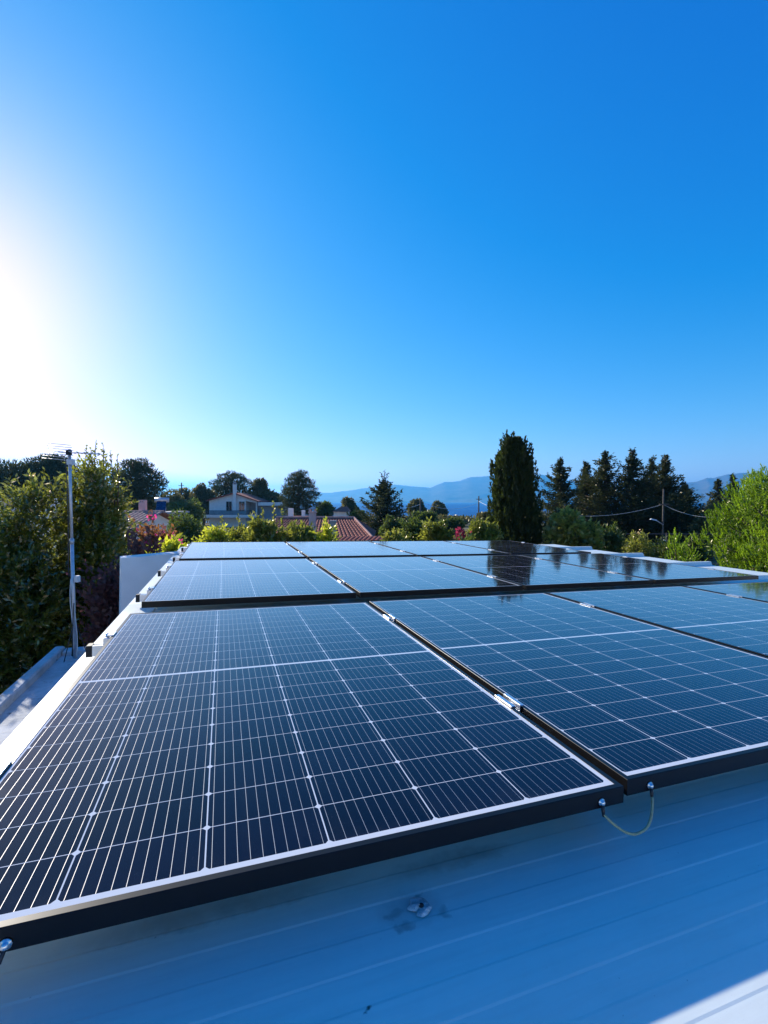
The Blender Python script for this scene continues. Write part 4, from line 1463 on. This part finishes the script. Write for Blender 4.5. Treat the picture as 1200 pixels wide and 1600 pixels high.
def red_tiled_house():
    y = 34.0
    s = y / F
    b = place(520, y)
    root = empty('tiled_house', b, label='house with a red tiled hip roof and pinkish chimney behind the hedge', cat='house')
    X = lambda u: (u - 520) * s
    zr = top_of(810, y) - b.z
    ze = zr - 1.2
    x0, xr, x1 = X(432), X(553), X(585)
    MB().box(x0 + 0.4, x1 - 0.4, -3.4, 3.4, 0, ze - 0.04).build('wall', M['white_wall'], root)
    tiled_slope('roof', (x0 - 1.5, -3.8, ze), (x1, -3.8, ze), (x0, 0, zr), (xr, 0, zr), M['tile'], root, 0.27, 0.38, 0.05)
    tiled_slope('roof', (x1, 3.8, ze), (x0 - 1.5, 3.8, ze), (xr, 0.02, zr), (x0, 0.02, zr), M['tile'], root, 0.27, 0.38, 0.05)
    tiled_slope('roof', (x1 + 0.01, -3.8, ze), (x1 + 0.01, 3.8, ze), (xr + 0.01, -0.02, zr), (xr + 0.01, 0.02, zr), M['tile'], root, 0.27, 0.38, 0.05)
    t_ = MB()
    t_.tube([(x0, 0, zr + 0.05), (xr, 0, zr + 0.05)], 0.11, 8)
    t_.tube([(xr, 0, zr + 0.05), (x1, -3.8, ze + 0.06)], 0.10, 8)
    t_.build('ridge_tiles', M['tile_pale'], root)
    chimney(root, X(497.5) * 0.88, -3.6, 0.5, top_of(801, y - 3.6) - b.z, 0.42, M['pink_wall'])
    # lower porch roof at the right
    yl = -5.2
    tiled_slope('porch_roof', (X(520), yl, top_of(846.5, y + yl) - b.z), (X(604), yl, top_of(846, y + yl) - b.z),
                (X(525), -3.82, top_of(839, y - 3.8) - b.z), (X(610), -3.82, top_of(839, y - 3.8) - b.z), M['tile'], root, 0.27, 0.34, 0.05)
    MB().box(X(525), X(598), -5.0, -4.85, 0, top_of(849, y + yl) - b.z).build('porch_wall', M['white_wall'], root)
    p = empty('chimney_pillar', (at(520.5, 800, 24).x, 24, b.z), label='short dark grey chimney pillar rising in front of the red tiled roof', cat='pillar')
    zt = top_of(813, 24) - b.z
    MB().bevbox(-0.15, 0.15, -0.15, 0.15, 0, zt - 0.08, 0.01).build('shaft', M['concrete_dark'], p)
    MB().bevbox(-0.18, 0.18, -0.18, 0.18, zt - 0.079, zt, 0.01).build('cap_stone', M['concrete_dark'], p)


red_tiled_house()


def grey_gabled_house():
    y = 50.0
    s = y / F
    b = place(600, y)
    root = empty('gabled_house', b, label='low grey gabled house with a white chimney and aerial below the dark conifer', cat='house')
    X = lambda u: (u - 600) * s
    Zv = lambda v: top_of(v, y) - b.z
    x0, xp, x1 = X(558), X(590), X(623)
    ze, zp = Zv(822), Zv(815)
    MB().prism([(x0 + 0.3, 0), (x1 - 0.3, 0), (x1 - 0.3, ze), (xp, zp - 0.1), (x0 + 0.3, ze)], 0, 6).build('wall', M['grey_wall'], root)
    for a, za, c, zc in ((x0, ze - 0.02, xp, zp), (xp, zp, x1, ze - 0.02)):
        MB().prism([(a, za), (c, zc - 0.09), (c, zc + 0.05), (a, za + 0.12)], -0.4, 6.3).build('roof', M['tile_pale'], root)
    window(root, X(597), Zv(824), 0.45, 0.5, 0)
    chimney(root, X(607), 1.0, Zv(822), Zv(803), 0.45, M['white_wall'], False)
    a = MB().tube([(X(592.5), 0.6, zp - 0.2), (X(592.5), 0.6, Zv(797.5))], 0.035, 6).build('aerial', M['galv'], root)
    e = MB()
    e.tube([(X(591), 0.6, Zv(797.3)), (X(607), 0.6, Zv(797.3))], 0.025, 6)
    for i in range(7):
        e.tube([(X(593 + 2 * i), 0.25, Zv(797.3)), (X(593 + 2 * i), 0.95, Zv(797.3))], 0.015, 5)
    e.build('aerial_boom', M['galv'], a)


grey_gabled_house()


def small_roofs():
    y = 62.0
    b = place(534, y); s = y / F
    root = empty('tiled_house', b, label='small far house with an orange hipped roof beside the strait of sea', cat='house')
    zr, ze = top_of(791.5, y) - b.z, top_of(799, y) - b.z
    x0, x1 = -12.5 * s, 12.5 * s
    MB().box(x0 + 0.2, x1 - 0.2, -2, 2, 0, ze - 0.02).build('wall', M['white_wall'], root)
    MB().raw([(x0, -2.4, ze), (x1, -2.4, ze), (x1, 2.4, ze), (x0, 2.4, ze), (x0 * 0.1, 0, zr), (x1 * 0.7, 0, zr)],
             [(0, 1, 5, 4), (1, 2, 5), (2, 3, 4, 5), (3, 0, 4), (0, 3, 2, 1)]).build('roof', M['tile'], root)
    y = 46.0
    b = place(468, y); s = y / F
    root = empty('tiled_house', b, label='house with two short white chimneys left of the pinkish chimney', cat='house')
    zr, ze = top_of(806, y) - b.z, top_of(813, y) - b.z
    MB().box(-22 * s, 24 * s, -2, 2, 0, ze - 0.02).build('wall', M['white_wall'], root)
    MB().raw([(-24 * s, -2.4, ze), (30 * s, -2.4, ze), (30 * s, 2.4, ze), (-24 * s, 2.4, ze), (-16 * s, 0, zr), (20 * s, 0, zr)],
             [(0, 1, 5, 4), (1, 2, 5), (2, 3, 4, 5), (3, 0, 4), (0, 3, 2, 1)]).build('roof', M['tile'], root)
    chimney(root, (475.5 - 468) * s, -0.5, ze - 0.2, top_of(797, y) - b.z, 0.32, M['white_wall'], False)
    chimney(root, (456 - 468) * s, -0.5, ze - 0.2, top_of(794, y) - b.z, 0.45, M['white_wall'], False)
    # white house corner at the left edge of the picture
    y = 34.0
    b = place(-10, y); s = y / F
    root = empty('white_house', b, label='white house corner with a dark window at the left edge behind the oleander', cat='house')
    z1 = top_of(779, y) - b.z
    MB().prism([(-60 * s, 0), (33 * s, 0), (33 * s, z1 - 0.1), (-60 * s, z1 - 0.9)], 0, 5).build('wall', M['white_wall'], root)
    MB().prism([(-62 * s, z1 - 0.915), (36 * s, z1 - 0.075), (36 * s, z1 + 0.05), (-62 * s, z1 - 0.78)], -0.4, 5.3).build('roof', M['white_wall'], root)
    window(root, 27 * s, top_of(791, y) - b.z, 0.45, 0.5, 0)


small_roofs()


# ------------------------------------------------------------------ poles, wires, fence
def lamp_pole():
    y = 35.0
    b = place(1036, y); s = y / F
    root = empty('street_lamp', b, label='wooden wire pole carrying a small street lamp in front of the conifers', cat='street lamp')
    H = top_of(764, y) - b.z
    MB().tube([(0, 0, 0), (0.02, 0, H)], [0.075, 0.055], 10).build('pole', M['wood_pole'], root, True)
    zl = top_of(817, y) - b.z
    MB().tube([(0, -0.05, zl - 0.15), (-0.45, -0.12, zl + 0.12), (-0.62, -0.15, zl + 0.2)], 0.035, 8).build('lamp_arm', M['galv'], root, True)
    hd = MB()
    Mx = Matrix.Translation((-0.8, -0.18, zl + 0.23)) @ Matrix.Rotation(math.radians(12), 4, 'Y')
    hd.raw([(-0.28, -0.09, -0.03), (0.25, -0.07, -0.03), (0.25, 0.07, -0.03), (-0.28, 0.09, -0.03), (-0.2, -0.05, 0.07), (0.2, -0.04, 0.06), (0.2, 0.04, 0.06), (-0.2, 0.05, 0.07)],
           [(0, 3, 2, 1), (4, 5, 6, 7), (0, 1, 5, 4), (1, 2, 6, 5), (2, 3, 7, 6), (3, 0, 4, 7)], Mx)
    hd.build('lamp_head', M['cable'], root)
    zi = top_of(788, y) - b.z
    MB().box(-0.35, 0.35, -0.14, -0.06, zi - 0.04, zi + 0.04).build('crossarm', M['wood_pole'], root)
    MB().bevbox(-0.06, 0.1, -0.30, -0.12, top_of(856, y) - b.z, top_of(843, y) - b.z, 0.02).build('meter_box', M['cable'], root)
    for a, c, lab in (((1036, 788, 35), (900, 806, 36), 'pale overhead wire running left from the street lamp pole'),
                      ((1036, 788, 35), (1122, 808, 32), 'pale overhead wire running right from the street lamp pole to the bright pine')):
        wire_run(a, c, lab, 0.012, 0.3)


def wire_run(a, c, lab, r, sag, mat='cable'):
    pa, pc = at(*a), at(*c)
    pts = []
    for i in range(17):
        t_ = i / 16
        p = pa.lerp(pc, t_)
        p.z -= sag * 4 * t_ * (1 - t_)
        pts.append(p)
    o = MB().tube(pts, r, 6).build('overhead_wire', M[mat], None, True)
    tag(o, lab, 'wire', 'overhead wires')


lamp_pole()
for (u, vt, y, lab) in ((657, 779, 75, 'dark wooden wire pole above the green shrubs left of the sea'),
                        (748, 775, 80, 'dark wooden wire pole beside the sea just left of the cypress'),
                        (284, 754, 85, 'thin dark pole rising above the trees on the left ridge')):
    b = place(u, y)
    root = empty('wire_pole', b, label=lab, cat='pole', group='wooden wire poles')
    H = top_of(vt, y) - b.z
    MB().tube([(0, 0, 0), (0, 0, H)], [0.15, 0.10], 8).build('pole', M['wood_pole'], root, True)
    MB().box(-0.5, 0.5, -0.16, -0.08, H - 0.6, H - 0.5).build('crossarm', M['wood_pole'], root)
wire_run((548, 780, 60), (657, 788, 75), 'pale wire sagging from the conifer to the pole left of the sea', 0.028, 1.0)
wire_run((657, 783, 75), (748, 785, 80), 'pale wire between the two poles in front of the sea', 0.026, 1.2)
wire_run((748, 783, 80), (800, 800, 60), 'pale wire from the seaside pole down behind the cypress', 0.026, 0.3)


def fence():
    """dark post and rail fence beyond the right end of the roof"""
    root = empty('garden_fence', place(1000, 34), label='dark thin rail fence behind the low shrubs right of the glossy tree', cat='fence')
    b = MB()
    for h in (0.55, 1.0, 1.5, 2.2):
        b.box(-4, 6, -0.03, 0.03, h, h + 0.06)
    b.build('rails', M['rail_dark'], root)
    for i in range(6):
        MB().box(-4 + 2 * i - 0.04, -4 + 2 * i + 0.04, 0.031, 0.09, 0, 2.3).build('post', M['rail_dark'], root)


fence()

# ------------------------------------------------------------------ sea air
def haze():
    t = NT('sea_haze')
    v = t.new("ShaderNodeVolumePrincipled")
    v.inputs["Color"].default_value = (0.10, 0.48, 1.0, 1)
    v.inputs["Density"].default_value = HAZE
    v.inputs["Anisotropy"].default_value = 0.35
    t.link(v.outputs[0], t.out.inputs["Volume"])
    o = MB().box(-16000, 16000, -3000, 16000, -16.5, 530).build('haze', t.m)
    tag(o, 'pale blue sea haze filling the air over the gardens and the sea', 'haze', kind='stuff')


HAZE = 1.35e-4
haze()
